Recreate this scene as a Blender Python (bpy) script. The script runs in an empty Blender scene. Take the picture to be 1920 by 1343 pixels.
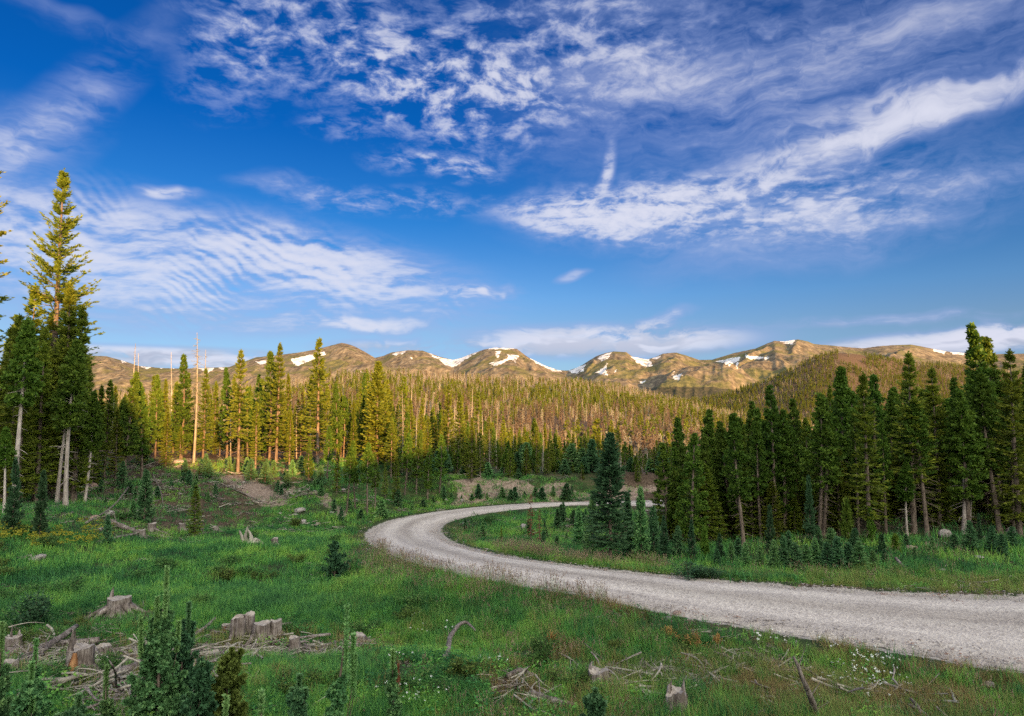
import bpy, math, random
import numpy as np
from mathutils import Vector, Matrix

# ------------------------------------------------------------ camera, sky, sun, exposure
F = 1280.0; PITCH = math.radians(5.0); EYE = 5.0
scene = bpy.context.scene
cam_data = bpy.data.cameras.new("camera")
cam_data.sensor_width = 36.0; cam_data.lens = 24.0
cam_data.clip_start = 0.1; cam_data.clip_end = 60000
cam = bpy.data.objects.new("camera", cam_data)
scene.collection.objects.link(cam)
cam.location = (0, 0, EYE); cam.rotation_euler = (math.pi/2 + PITCH, 0, 0)
scene.camera = cam
scene.view_settings.view_transform = 'Standard'; scene.view_settings.look = 'None'
scene.view_settings.exposure = 1.45; scene.view_settings.gamma = 1.0
scene.cycles.max_bounces = 6; scene.cycles.diffuse_bounces = 3; scene.cycles.glossy_bounces = 2
scene.cycles.transmission_bounces = 3; scene.cycles.use_denoising = False
scene.cycles.caustics_reflective = False; scene.cycles.caustics_refractive = False
scene.cycles.sample_clamp_indirect = 4

SUN_EL = math.radians(7.0); SUN_BEAR = math.radians(180-27)      # bearing clockwise from +Y
sdir = Vector((math.sin(SUN_BEAR)*math.cos(SUN_EL), math.cos(SUN_BEAR)*math.cos(SUN_EL), math.sin(SUN_EL)))
sun_d = bpy.data.lights.new("sun", 'SUN'); sun_d.energy = 5.0; sun_d.angle = math.radians(0.5)
sun_d.color = (1.0, 0.52, 0.16)
sun = bpy.data.objects.new("sun", sun_d); scene.collection.objects.link(sun)
sun.rotation_euler = sdir.to_track_quat('Z', 'Y').to_euler(); sun.location = (60, -90, 60)

world = bpy.data.worlds.new("World"); scene.world = world; world.use_nodes = True
class NT:
    """small helper for building node trees"""
    def __init__(s, nt): s.nt = nt; nt.nodes.clear()
    def n(s, t, **kw):
        nd = s.nt.nodes.new(t)
        for k, v in kw.items(): setattr(nd, k, v)
        return nd
    def put(s, sock, v):
        if isinstance(v, bpy.types.NodeSocket): s.nt.links.new(v, sock)
        elif v is not None: sock.default_value = v
    def m(s, op, a, b=None, c=None, clamp=False):
        nd = s.n('ShaderNodeMath', operation=op, use_clamp=clamp)
        s.put(nd.inputs[0], a); s.put(nd.inputs[1], b)
        if c is not None: s.put(nd.inputs[2], c)
        return nd.outputs[0]
    def vm(s, op, a, b=None, out=0):
        nd = s.n('ShaderNodeVectorMath', operation=op)
        s.put(nd.inputs[0], a)
        if b is not None: s.put(nd.inputs[3 if op == 'SCALE' else 1], b)
        return nd.outputs[out]
    def comb(s, x, y, z=0.0):
        nd = s.n('ShaderNodeCombineXYZ')
        for i, v in enumerate((x, y, z)): s.put(nd.inputs[i], v)
        return nd.outputs[0]
    def sep(s, v):
        nd = s.n('ShaderNodeSeparateXYZ'); s.put(nd.inputs[0], v); return nd.outputs
    def ss(s, v, a, b, lo=0.0, hi=1.0, mode='SMOOTHSTEP'):
        nd = s.n('ShaderNodeMapRange', interpolation_type=mode)
        for i, q in enumerate((v, a, b, lo, hi)): s.put(nd.inputs[i], q)
        return nd.outputs[0]
    def noise(s, v, scale, detail=4, rough=.5, dist=0, lac=2.0, out=0, dim='3D'):
        nd = s.n('ShaderNodeTexNoise', noise_dimensions=dim)
        s.put(nd.inputs['Vector'], v)
        for k, q in (('Scale', scale), ('Detail', detail), ('Roughness', rough), ('Distortion', dist), ('Lacunarity', lac)): s.put(nd.inputs[k], q)
        return nd.outputs[out]
    def mix(s, f, a, b, mode='MIX'):
        nd = s.n('ShaderNodeMix', data_type='RGBA', blend_type=mode)
        s.put(nd.inputs[0], f)
        for i, q in ((6, a), (7, b)):
            if isinstance(q, tuple) and len(q) == 3: q = (*q, 1)
            s.put(nd.inputs[i], q)
        return nd.outputs[2]
    def mapping(s, v, loc=(0,0,0), rot=(0,0,0), scale=(1,1,1), kind='POINT'):
        nd = s.n('ShaderNodeMapping', vector_type=kind); s.put(nd.inputs[0], v)
        nd.inputs[1].default_value = loc; nd.inputs[2].default_value = rot; nd.inputs[3].default_value = scale
        return nd.outputs[0]
    def ramp(s, f, stops):
        nd = s.n('ShaderNodeValToRGB'); s.put(nd.inputs[0], f); e = nd.color_ramp.elements
        while len(e) < len(stops): e.new(.5)
        for q, (p, c) in zip(e, stops): q.position = p; q.color = (*c, 1)
        return nd.outputs[0]
    def attr(s, name, kind='GEOMETRY', out=2):
        nd = s.n('ShaderNodeAttribute', attribute_name=name, attribute_type=kind); return nd.outputs[out]

def ray_dir(px, py):
    cx = (px-960)/F; cy = (671.5-py)/F
    return cx, math.cos(PITCH)-cy*math.sin(PITCH), math.sin(PITCH)+cy*math.cos(PITCH)
def azel(px, py):
    x, y, z = ray_dir(px, py); r = math.sqrt(x*x+y*y+z*z)
    return math.degrees(math.atan2(x, y)), math.degrees(math.asin(z/r))

def build_sky():
    w = NT(world.node_tree)
    sky = w.n('ShaderNodeTexSky', sky_type='NISHITA'); sky.sun_disc = False
    sky.sun_elevation = SUN_EL; sky.sun_rotation = SUN_BEAR; sky.altitude = 3000
    sky.air_density = 1.0; sky.dust_density = 0.4; sky.ozone_density = 3.0
    d = w.n('ShaderNodeTexCoord').outputs['Generated']
    x, y, z = w.sep(d)
    el = w.m('MULTIPLY', w.m('ARCSINE', w.m('MINIMUM', w.m('MAXIMUM', z, -1.0), 1.0)), 57.2958)
    az = w.m('MULTIPLY', w.m('ARCTAN2', x, y), 57.2958)
    P = w.comb(az, el)                                     # bearing and height above the horizon, degrees
    k = w.m('ADD', w.m('MAXIMUM', z, 0.0), 0.16)
    Q = w.comb(w.m('DIVIDE', x, k), w.m('DIVIDE', y, k))   # position on the cloud deck
    # warped positions
    wq = w.vm('SUBTRACT', w.noise(Q, 2.2, 4, .55, out=1), (.5, .5, .5))
    Qw = w.vm('ADD', Q, w.vm('SCALE', wq, .16))
    wp = w.vm('SUBTRACT', w.noise(P, .16, 3, .5, out=1), (.5, .5, .5))
    Pw = w.vm('ADD', P, w.vm('SCALE', wp, 3.0))
    wp2 = w.vm('SUBTRACT', w.noise(P, .07, 2, .5, out=1), (.5, .5, .5))
    Pw2 = w.vm('ADD', P, w.vm('SCALE', wp2, 9.0))
    def blob(px, py, rx, ry, ang=0, soft=(1.0, .15), src=None):
        a, e = azel(px, py)
        v = w.mapping(src or Pw, (a, e, 0), (0, 0, math.radians(ang)), (rx*.0448, ry*.0448, 1), 'TEXTURE')
        v = w.vm('MULTIPLY', v, (1, 1, 0))
        return w.ss(w.vm('LENGTH', v, out=1), soft[0], soft[1])
    def total(items):
        t = None
        for s_, b in items:
            b = w.m('MULTIPLY', b, s_)
            t = b if t is None else w.m('ADD', t, b)
        return t
    # textures
    mott = w.noise(Qw, 15, 7, .62, .2)
    mott2 = w.noise(w.mapping(Qw, (3, 7, 1), (0, 0, .5), (1, 1.8, 1)), 5.0, 6, .62, .15)
    st = w.mapping(Pw, (0, 0, 0), (0, 0, math.radians(-22)), (.075, .42, 1))
    streak = w.noise(st, 1.0, 8, .66, .05)
    fan = w.noise(w.mapping(Pw, (4, 2, 0), (0, 0, math.radians(-17)), (.022, .30, 1)), 1.0, 8, .60, .05)
    st2 = w.mapping(Pw, (9, 4, 0), (0, 0, math.radians(-52)), (.05, .42, 1))
    streak2 = w.noise(st2, 1.0, 6, .58, .2)
    flat = w.noise(w.mapping(Pw, (2, 5, 0), (0, 0, 0), (.06, .5, 1)), 1.0, 7, .6, .3)
    # ripples in the low left veil
    rr = w.mapping(Pw2, (0, 0, 0), (0, 0, math.radians(24)), (1, 1, 1))
    rx_, ry_, _ = w.sep(rr)
    ph = w.m('ADD', w.m('MULTIPLY', ry_, 9.5), w.m('MULTIPLY', w.noise(P, .33, 6, .6), 13.0))
    rip = w.m('ADD', w.m('MULTIPLY', w.m('SINE', ph), .5), .5)
    ripamp = w.ss(w.noise(P, .13, 2, .5), .40, .62)
    # masks
    m_mott = total([(1.0, blob(600, 60, 330, 150, -8)), (1.0, blob(860, 190, 300, 130, -10)), (.9, blob(820, 305, 170, 28, -3)),
                    (.8, blob(1040, 90, 440, 170, 0)), (.55, blob(430, 120, 120, 110, 20)), (.5, blob(640, 240, 110, 30, 0)),
                    (.8, blob(1360, 390, 500, 95, -2)), (.6, blob(720, 370, 330, 38, 0))])
    m_streak = total([(1.0, blob(1500, 130, 700, 210, 6, (1, .1), P)), (.9, blob(1640, 400, 520, 95, 9)),
                      (.55, blob(1180, 90, 380, 150, 0)), (.75, blob(1250, 420, 420, 62, 0)), (.62, blob(1480, 330, 420, 70, 8))])
    m_bright = total([(1.5, blob(1110, 395, 260, 62, 0)), (.9, blob(1142, 315, 17, 62, -10, (1, .1), P)), (.6, blob(1128, 350, 16, 50, -24, (1, .1), P)), (.7, blob(1330, 355, 220, 36, 3))])
    m_str2 = total([(1.1, blob(130, 200, 300, 60, 48, (1, .1), P)), (.9, blob(40, 260, 170, 80, 30)), (.5, blob(120, 30, 160, 28, -8))])
    m_veil = total([(1.25, blob(330, 480, 700, 125, -5, (1, .2), P)), (1.1, blob(640, 500, 380, 90, -12, (1, .15), P)), (.8, blob(150, 460, 330, 110, 0, (1, .2), P)), (.6, blob(200, 575, 520, 60, 0)),
                    (.4, blob(560, 610, 320, 28, -2)), (.4, blob(540, 350, 130, 25, 0))])
    m_flat = total([(1.7, blob(1130, 640, 380, 44, 0, (1, .1), P)), (1.6, blob(330, 672, 420, 26, 0, (1, .1), P)), (1.6, blob(1760, 645, 360, 34, 4, (1, .1), P)), (1.3, blob(800, 655, 260, 26, 0, (1, .1), P)),
                    (1.1, blob(900, 546, 105, 20, 0)), (1.2, blob(1900, 615, 150, 22, 10)), (.9, blob(690, 615, 150, 18, 0)),
                    (.75, blob(1250, 597, 75, 20, 12)), (.6, blob(1070, 515, 50, 13, 15)), (.9, blob(312, 354, 66, 17, 4)), (.5, blob(1700, 600, 320, 14, 0))])
    # cloud elsewhere: broken cirrus, plus bright unseen cloud added behind to fill the shade
    back = w.ss(y, .25, -.15)
    high = w.m('MULTIPLY', w.ss(el, 31, 42), w.ss(y, -.3, .2))
    D = total([(1.0, w.m('MULTIPLY', m_mott, w.ss(w.m('ADD', w.m('MULTIPLY', mott, .7), w.m('MULTIPLY', mott2, .3)), .43, .66))),
               (.72, w.m('MULTIPLY', m_streak, w.m('ADD', w.m('MULTIPLY', w.ss(streak, .36, .74), .6), w.m('MULTIPLY', w.ss(fan, .36, .70), .55)))),
               (1.15, w.m('MULTIPLY', blob(1720, 226, 430, 44, 12, (1, 0), Pw), w.m('ADD', .22, w.ss(fan, .35, .68)))),
               (.5, w.m('MULTIPLY', blob(1560, 250, 420, 60, 16, (1, 0), P), w.m('ADD', .2, w.ss(fan, .40, .65)))),
               (.9, w.m('MULTIPLY', m_bright, w.ss(w.m('ADD', w.m('MULTIPLY', streak, .4), w.m('MULTIPLY', mott, .6)), .32, .62))),
               (.55, w.m('MULTIPLY', m_str2, w.ss(streak2, .30, .72))),
               (.75, w.m('MULTIPLY', m_veil, w.m('ADD', w.ss(w.m('ADD', w.m('MULTIPLY', flat, .6), w.m('MULTIPLY', mott2, .4)), .30, .68),
                     w.m('MULTIPLY', w.m('SUBTRACT', rip, .5), w.m('MULTIPLY', ripamp, .34))))),
               (1.15, w.m('MULTIPLY', m_flat, w.ss(flat, .30, .60))),
               (.60, w.m('MULTIPLY', high, w.ss(mott2, .35, .65))),
               (.95, w.m('MULTIPLY', back, w.ss(mott2, .25, .5)))])
    D = w.m('MAXIMUM', D, 0.0)
    alpha = w.m('SUBTRACT', 1.0, w.m('POWER', 2.71828, w.m('MULTIPLY', D, -1.5)))
    # colours: clear sky, deepened as through thin mountain air
    tint = w.ramp(w.m('DIVIDE', el, 40.0), [(0, (.46, .42, .44)), (.18, (.60, .50, .48)), (.25, (.46, .52, .56)), (.40, (.13, .40, .57)), (.58, (.015, .29, .55)), (.85, (.01, .26, .53))])
    clear = w.mix(1.0, sky.outputs[0], tint, 'MULTIPLY')
    lowgrey = w.ss(el, 9, 4)
    ccol = w.mix(w.ss(alpha, .30, .85), CLOUD_THIN, CLOUD_THICK)
    ccol = w.mix(w.m('MULTIPLY', w.m('MULTIPLY', lowgrey, w.ss(w.noise(w.mapping(Pw, (5, 1, 0), (0, 0, 0), (.05, .8, 1)), 1.0, 5, .5), .48, .62)), .8), ccol, CLOUD_GREY)
    sunward = w.vm('DOT_PRODUCT', d, tuple(sdir), out=1)
    glow = w.ss(w.m('MULTIPLY', sunward, 1.0), .0, 1.0)
    ccol = w.mix(glow, ccol, CLOUD_FILL)
    col = w.mix(alpha, clear, ccol)
    bg = w.n('ShaderNodeBackground'); w.put(bg.inputs[0], col); bg.inputs[1].default_value = 0.108
    out = w.n('ShaderNodeOutputWorld'); w.nt.links.new(bg.outputs[0], out.inputs[0])
    world.cycles.sampling_method = 'MANUAL'; world.cycles.sample_map_resolution = 512
CLOUD_THIN = (1.2, 1.5, 2.6); CLOUD_THICK = (2.5, 2.55, 3.0); CLOUD_GREY = (1.35, 1.5, 2.0); CLOUD_FILL = (14.5, 14.5, 12.3)  # the last, out of view, is added to brighten the shaded foreground
build_sky()

# ------------------------------------------------------------ numeric helpers
rng = np.random.default_rng(7)
def ss(a, b, x):
    t = np.clip((np.asarray(x, float)-a)/(b-a), 0, 1); return t*t*(3-2*t)
def _hash(ix, iy, seed):
    h = (ix.astype(np.int64)*374761393 + iy.astype(np.int64)*668265263 + seed*974634777) & 0xffffffff
    h = ((h ^ (h >> 13))*1274126177) & 0xffffffff
    return ((h ^ (h >> 16)) & 0xffffff)/float(0xffffff)
def vnoise(x, y, seed=0):
    x = np.asarray(x, float); y = np.asarray(y, float)
    ix = np.floor(x); iy = np.floor(y); fx = x-ix; fy = y-iy
    fx = fx*fx*(3-2*fx); fy = fy*fy*(3-2*fy)
    a = _hash(ix, iy, seed); b = _hash(ix+1, iy, seed); c = _hash(ix, iy+1, seed); d = _hash(ix+1, iy+1, seed)
    return (a*(1-fx)+b*fx)*(1-fy) + (c*(1-fx)+d*fx)*fy
def fbm(x, y, octv=4, seed=0, gain=.5):
    t = 0; a = 1; n = 0
    for i in range(octv):
        t = t + a*(vnoise(x*2**i+i*17.3, y*2**i+i*9.1, seed+i)-.5)*2; n += a; a *= gain
    return t/n
def ridged(x, y, octv=4, seed=0):
    t = 0; a = 1; n = 0
    for i in range(octv):
        t = t + a*(1-np.abs(vnoise(x*2**i+i*7.7, y*2**i+i*3.3, seed+i)-.5)*2)**1.5; n += a; a *= .5
    return t/n
def table(pts):
    """photo profile -> (x/y, rise per metre forward)"""
    A = []
    for px, py in pts:
        x, y, z = ray_dir(px, py); A.append((x/y, z/y))
    A = np.array(A); return A[:, 0], A[:, 1]

# ------------------------------------------------------------ the lie of the land
HILL_T = table([(-700,760),(0,752),(170,748),(400,738),(520,727),(600,714),(700,702),(760,699),(860,708),(930,712),(1000,714),(1080,714),(1140,722),(1200,736),(1290,760),(1380,785),(1500,800),(1700,812),(2600,820)])
HILL_R = table([(-700,790),(1000,790),(1150,772),(1250,758),(1330,746),(1400,728),(1450,710),(1500,684),(1540,666),(1570,659),(1600,661),(1640,668),(1680,677),(1720,683),(1760,682),(1800,686),(1900,700),(2100,705),(2600,700)])
def hill_crest_y(u): return 1000 + 160*np.sin(u*7+1) 
def land(x, y):
    """smooth land height"""
    x = np.asarray(x, float); y = np.asarray(y, float)
    yy = np.maximum(y, 1.0); u = np.clip(x/yy, -2, 2)
    z = -2*ss(20, 45, y)
    # left wooded bank and the mound with bare soil
    z = z + 3.6*ss(44, 66, y)*ss(-6, -17, x+(y-62)*.1)*ss(150, 100, y)
    z = z + 1.6*ss(-16, -26, x)*ss(20, 34, y)*ss(60, 46, y)
    # meadow hollow on the left of the road
    z = z - .8*ss(2, -3, x+ .25*(y-20))*ss(13, 18, y)*ss(34, 24, y)
    # cut bank beyond the far leg of the road
    z = z + 1.9*ss(57.5, 61.5, y - .12*x)*ss(30, 10, x)*ss(-16, -9, x)*ss(140, 90, y)
    # gentle rise of the right-hand wood
    z = z + 1.7*ss(24, 38, y)*ss(7, 18, x)*ss(56, 50, y)
    # knoll the view is taken from
    z = z + 2.2*ss(9.5, 1, np.hypot(x, y*.8))
    # valley and forested hill
    z = z - 7.5*ss(64, 150, y) - 3.5*ss(150, 250, y)
    yc = hill_crest_y(u)
    zc = EYE + yc*np.interp(u, *HILL_T) - 1
    s = np.clip((y-250)/(yc-250), 0, 1)
    s2 = s*.8 + .2*s*s
    zh = -13.5 + (zc+13.5)*s2
    zh = np.where(y > yc, zc - (y-yc)*.16, zh)
    z = np.where(y > 250, np.maximum(zh, -60), z)
    yr = 1650.0
    zr = EYE + yr*np.interp(u, *HILL_R)
    s = np.clip((y-1130)/(yr-1130), 0, 1)
    zr2 = -45 + (zr+45)*(s*.75+.25*s*s)
    zr2 = np.where(y > yr, zr - (y-yr)*.2, zr2)
    z = np.where(y > 1130, np.maximum(z, zr2), z)
    # forested rise behind the viewpoint that keeps the clearing in shade at sunrise
    q = x*math.sin(math.radians(27)) - y*math.cos(math.radians(27))
    w = x*math.cos(math.radians(27)) + y*math.sin(math.radians(27))
    top = 18.0 + 10.5*ss(0, -5, w) + 2.8*ss(21, 27, w) + 1.6*fbm(w/9, w*0, 3, 91) + 3*ss(70, 110, w)
    z = z + top*ss(26, 82, q)*ss(25, -5, y)
    return z

ROADP = [((1100,941),(1100,946.5)),((1000,943.5),(1010,951)),((900,950),(940,958)),((800,962),(880,967)),((735,976),(838,979)),
 ((703,990),(824,988)),((693,1004),(821,997)),((708,1022),(832,1009)),((750,1042),(862,1023)),((850,1070),(930,1040)),((950,1090),(1010,1053)),
 ((1090,1112),(1130,1068)),((1250,1145),(1290,1084)),((1400,1172),(1450,1097)),((1600,1205),(1680,1112)),((1750,1228),(1850,1119)),((1920,1256),(2080,1126))]
def road_flat(y): return -2*ss(20, 45, np.asarray(y, float))
def hit(px, py, fn, y0=4.0, y1=400.0):
    dx, dy, dz = ray_dir(px, py)
    ys = np.geomspace(y0, y1, 260)
    for _ in range(2):
        h = EYE + dz/dy*ys - fn(dx/dy*ys, ys)
        i = int(np.argmax(h < 0)) if (h < 0).any() else len(ys)-1
        yv = ys[i]; ys = np.linspace(ys[max(i-1, 0)], yv, 40)
    yv = ys[-1] if len(ys) else yv; return dx/dy*yv, yv, float(fn(np.array([dx/dy*yv]), np.array([yv]))[0])
edge = []
for a, b in ROADP:
    A = hit(*a, lambda x, y: road_flat(y)); B = hit(*b, lambda x, y: road_flat(y))
    edge.append((A[0], A[1], B[0], B[1]))
edge = np.array(edge)
far = np.array([(34, 61.5, 33, 56.0), (22, 60.5, 21.5, 55.5), (14, 59.6, 14, 54.8)])
near = np.array([(17.5, 10.2, 24, 15.4), (30, 5.2, 36, 11.2), (60, -5, 66, 2.0)])
edge = np.vstack([far, edge, near])
def catmull(P, n):
    out = []
    for i in range(len(P)-1):
        p0 = P[max(i-1, 0)]; p1 = P[i]; p2 = P[i+1]; p3 = P[min(i+2, len(P)-1)]
        for t in np.linspace(0, 1, n, endpoint=False):
            out.append(.5*((2*p1)+(-p0+p2)*t+(2*p0-5*p1+4*p2-p3)*t*t+(-p0+3*p1-3*p2+p3)*t**3))
    out.append(P[-1]); return np.array(out)
edge = catmull(edge, 12)
cen = (edge[:, :2]+edge[:, 2:])/2; hw = np.hypot(edge[:, 0]-edge[:, 2], edge[:, 1]-edge[:, 3])/2
e6 = edge[::3] if (len(edge)-1) % 3 == 0 else np.vstack([edge[::3], edge[-1:]])
RING = np.vstack([e6[:, :2], e6[::-1, 2:]])
def road_dist(x, y):
    """signed distance to the road edge (negative on the road)"""
    x = np.atleast_1d(np.asarray(x, float)); y = np.atleast_1d(np.asarray(y, float))
    best = np.full(x.shape, 1e3)
    m = (y > -12) & (y < 75) & (np.abs(x) < 80)
    if m.any():
        X = x[m]; Y = y[m]; b = np.full(X.shape, 1e3)
        ins = np.zeros(X.shape, bool)
        n_ = len(RING)
        for i in range(n_):
            a = RING[i]; c = RING[(i+1) % n_]; d = c-a; L = float(d@d)+1e-9
            t = np.clip(((X-a[0])*d[0]+(Y-a[1])*d[1])/L, 0, 1)
            b = np.minimum(b, (X-a[0]-t*d[0])**2+(Y-a[1]-t*d[1])**2)
            if a[1] != c[1]: ins ^= ((a[1] > Y) != (c[1] > Y)) & (X < (c[0]-a[0])*(Y-a[1])/(c[1]-a[1])+a[0])
        b = np.sqrt(b); best[m] = np.where(ins, -b, b)
    return best
def ground(x, y, fine=True):
    x = np.asarray(x, float); y = np.asarray(y, float); sh = x.shape
    x = np.atleast_1d(x).ravel(); y = np.atleast_1d(y).ravel()
    rd = road_dist(x, y)
    k = ss(.0, 5, rd)
    z = land(x, y)
    flat_ = road_flat(y)
    z = flat_*(1-k) + z*k                                   # the road bed is level with its verges
    z = z - .22*ss(.3, 1.8, rd)*ss(6, 2.5, rd)*(y < 75)     # shallow ditch
    n = .22*fbm(x/5, y/5, 4, 3) + .10*fbm(x/1.3, y/1.3, 3, 5)
    n = n*ss(.2, 2.5, rd)
    far_ = ss(90, 300, y)
    z = z + n*(1-far_) + far_*(8*fbm(x/120, y/120, 4, 21)*ss(1800, 900, y) + 2.5*fbm(x/40, y/40, 3, 8))
    z = z - .07*ss(.35, -.1, rd)
    return z.reshape(sh)
def gz(x, y): return float(ground(np.array([x]), np.array([y]))[0])
def at(px, py, y1=300.0): return hit(px, py, ground, 5.0, y1)

def mesh_obj(name, verts, faces, mats, parent=None, attrs=None, smooth=False, fmat=None):
    """faces: (n,k) int array or list of such arrays"""
    me = bpy.data.meshes.new(name)
    if isinstance(faces, np.ndarray): faces = [faces]
    faces = [f for f in faces if len(f)]
    nl = sum(f.size for f in faces); nf = sum(len(f) for f in faces)
    verts = np.asarray(verts, np.float32)
    me.vertices.add(len(verts)); me.vertices.foreach_set('co', verts.ravel())
    me.loops.add(nl); me.polygons.add(nf)
    li = np.concatenate([f.ravel() for f in faces]).astype(np.int32)
    tot = np.concatenate([np.full(len(f), f.shape[1]) for f in faces]).astype(np.int32)
    st = np.concatenate([[0], np.cumsum(tot)[:-1]]).astype(np.int32)
    me.loops.foreach_set('vertex_index', li)
    me.polygons.foreach_set('loop_start', st); me.polygons.foreach_set('loop_total', tot)
    if smooth: me.polygons.foreach_set('use_smooth', np.ones(nf, bool))
    for m_ in (mats if isinstance(mats, (list, tuple)) else [mats]): me.materials.append(m_)
    if fmat is not None: me.polygons.foreach_set('material_index', fmat.astype(np.int32))
    for k, (dom, typ, val) in (attrs or {}).items():
        at_ = me.attributes.new(k, typ, dom)
        key = {'FLOAT': 'value', 'INT': 'value', 'FLOAT_VECTOR': 'vector', 'FLOAT_COLOR': 'color'}[typ]
        at_.data.foreach_set(key, np.asarray(val, np.int32 if typ == 'INT' else np.float32).ravel())
    me.update(calc_edges=True); me.validate(verbose=False)
    o = bpy.data.objects.new(name, me); scene.collection.objects.link(o)
    if parent is not None: o.parent = parent
    return o
def tag(o, label=None, cat=None, group=None, kind=None):
    if label: o['label'] = label
    if cat: o['category'] = cat
    if group: o['group'] = group
    if kind: o['kind'] = kind
    return o
def empty(name, loc, rz=0, label=None, cat=None, group=None):
    o = bpy.data.objects.new(name, None); o.empty_display_size = .2; scene.collection.objects.link(o)
    o.location = loc; o.rotation_euler = (0, 0, rz); return tag(o, label, cat, group)
def copy_tree(o, parent=None):
    c = o.copy(); scene.collection.objects.link(c); c.parent = parent
    for ch in o.children: copy_tree(ch, c)
    return c
def grid_faces(nr, nc):
    i = np.arange(nr-1)[:, None]*nc + np.arange(nc-1)[None, :]
    return np.stack([i, i+1, i+nc+1, i+nc], -1).reshape(-1, 4)

# ------------------------------------------------------------ materials
def material(name, fn, disp=False):
    m_ = bpy.data.materials.new(name); m_.use_nodes = True; t = NT(m_.node_tree)
    out = t.n('ShaderNodeOutputMaterial'); b = t.n('ShaderNodeBsdfPrincipled')
    b.inputs['Roughness'].default_value = .85; b.inputs['Specular IOR Level'].default_value = .25
    r = fn(t, b)
    t.nt.links.new(r if r is not None else b.outputs[0], out.inputs[0]); return m_
def bump(t, b, h, strength=.5, dist=.05):
    nd = t.n('ShaderNodeBump'); t.put(nd.inputs['Height'], h); nd.inputs['Strength'].default_value = strength; nd.inputs['Distance'].default_value = dist
    t.nt.links.new(nd.outputs[0], b.inputs['Normal'])
def pos(t): return t.n('ShaderNodeNewGeometry').outputs['Position']
def objco(t): return t.n('ShaderNodeTexCoord').outputs['Object']

def m_ground(t, b):
    p = pos(t)
    n1 = t.noise(p, .9, 6, .6); n2 = t.noise(p, 6, 5, .65); n3 = t.noise(p, 30, 3, .6); nbig = t.noise(p, .12, 4, .55)
    green = t.ramp(n1, [(.3, (.020, .034, .010)), (.5, (.040, .062, .018)), (.7, (.075, .085, .028))])
    litter = t.ramp(n2, [(.3, (.028, .018, .011)), (.5, (.085, .056, .036)), (.7, (.19, .135, .095))])
    soil = t.ramp(n2, [(.25, (.13, .085, .065)), (.5, (.27, .195, .155)), (.75, (.44, .345, .29))])
    gravel = t.ramp(t.m('ADD', t.m('MULTIPLY', n3, .6), t.m('MULTIPLY', n2, .4)), [(.3, (.22, .18, .15)), (.5, (.42, .37, .33)), (.7, (.60, .55, .51))])
    a_soil = t.attr('soil'); a_lit = t.attr('litter'); a_rd = t.attr('verge')
    jit = t.m('SUBTRACT', t.m('ADD', t.m('MULTIPLY', n1, .9), t.m('MULTIPLY', n2, .7)), .8)
    c = t.mix(t.ss(t.m('ADD', a_lit, jit), .35, .65), green, litter)
    c = t.mix(t.ss(t.m('ADD', a_soil, jit), .40, .60), c, soil)
    c = t.mix(t.ss(t.m('ADD', a_rd, jit), .42, .58), c, gravel)
    t.put(b.inputs['Base Color'], c)
    bump(t, b, t.m('ADD', n2, t.m('MULTIPLY', n3, .4)), .8, .06)
M_GROUND = material("ground", m_ground)
def m_road(t, b):
    p = pos(t)
    n1 = t.noise(p, .5, 4, .6); n2 = t.noise(p, 9, 4, .7); v = t.n('ShaderNodeTexVoronoi'); t.put(v.inputs['Vector'], p); v.inputs['Scale'].default_value = 16
    v2 = t.n('ShaderNodeTexVoronoi'); t.put(v2.inputs['Vector'], p); v2.inputs['Scale'].default_value = 42
    lane = t.attr('lane')                                   # 0 at one edge, 1 at the other
    tr = t.noise(t.comb(t.m('MULTIPLY', lane, 9.0), t.m('MULTIPLY', t.attr('along'), .10)), 1.0, 4, .6)
    c = t.ramp(t.m('ADD', t.m('MULTIPLY', tr, .7), t.m('MULTIPLY', n1, .3)), [(.32, (.42, .37, .345)), (.5, (.58, .515, .47)), (.66, (.68, .615, .555))])
    s = t.ramp(v.outputs['Color'], [(.1, (.66, .64, .63)), (.5, (1, 1, 1)), (.93, (1.18, 1.17, 1.15))])
    s2 = t.ramp(v2.outputs['Color'], [(.1, (.72, .70, .70)), (.5, (1, 1, 1)), (.9, (1.12, 1.1, 1.1))])
    c = t.mix(.85, c, s, 'MULTIPLY'); c = t.mix(.8, c, s2, 'MULTIPLY')
    c = t.mix(t.m('MULTIPLY', t.ss(n2, .55, .72), .25), c, (.36, .31, .28))
    wv = t.m('ADD', t.m('MULTIPLY', lane, 12.566), t.m('MULTIPLY', t.m('SUBTRACT', n1, .5), 2.5))
    trk = t.m('MULTIPLY', t.m('ADD', t.m('COSINE', t.m('ADD', wv, 3.1416)), 1.0), .5)
    c = t.mix(1.0, c, t.ramp(trk, [(0, (.80, .785, .77)), (.45, (.93, .925, .92)), (1, (1.10, 1.10, 1.10))]), 'MULTIPLY')
    t.put(b.inputs['Base Color'], c); b.inputs['Roughness'].default_value = .95
    bump(t, b, t.m('ADD', v.outputs['Distance'], t.m('MULTIPLY', v2.outputs['Distance'], .4)), .6, .03)
M_ROAD = material("road_gravel", m_road)

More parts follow.
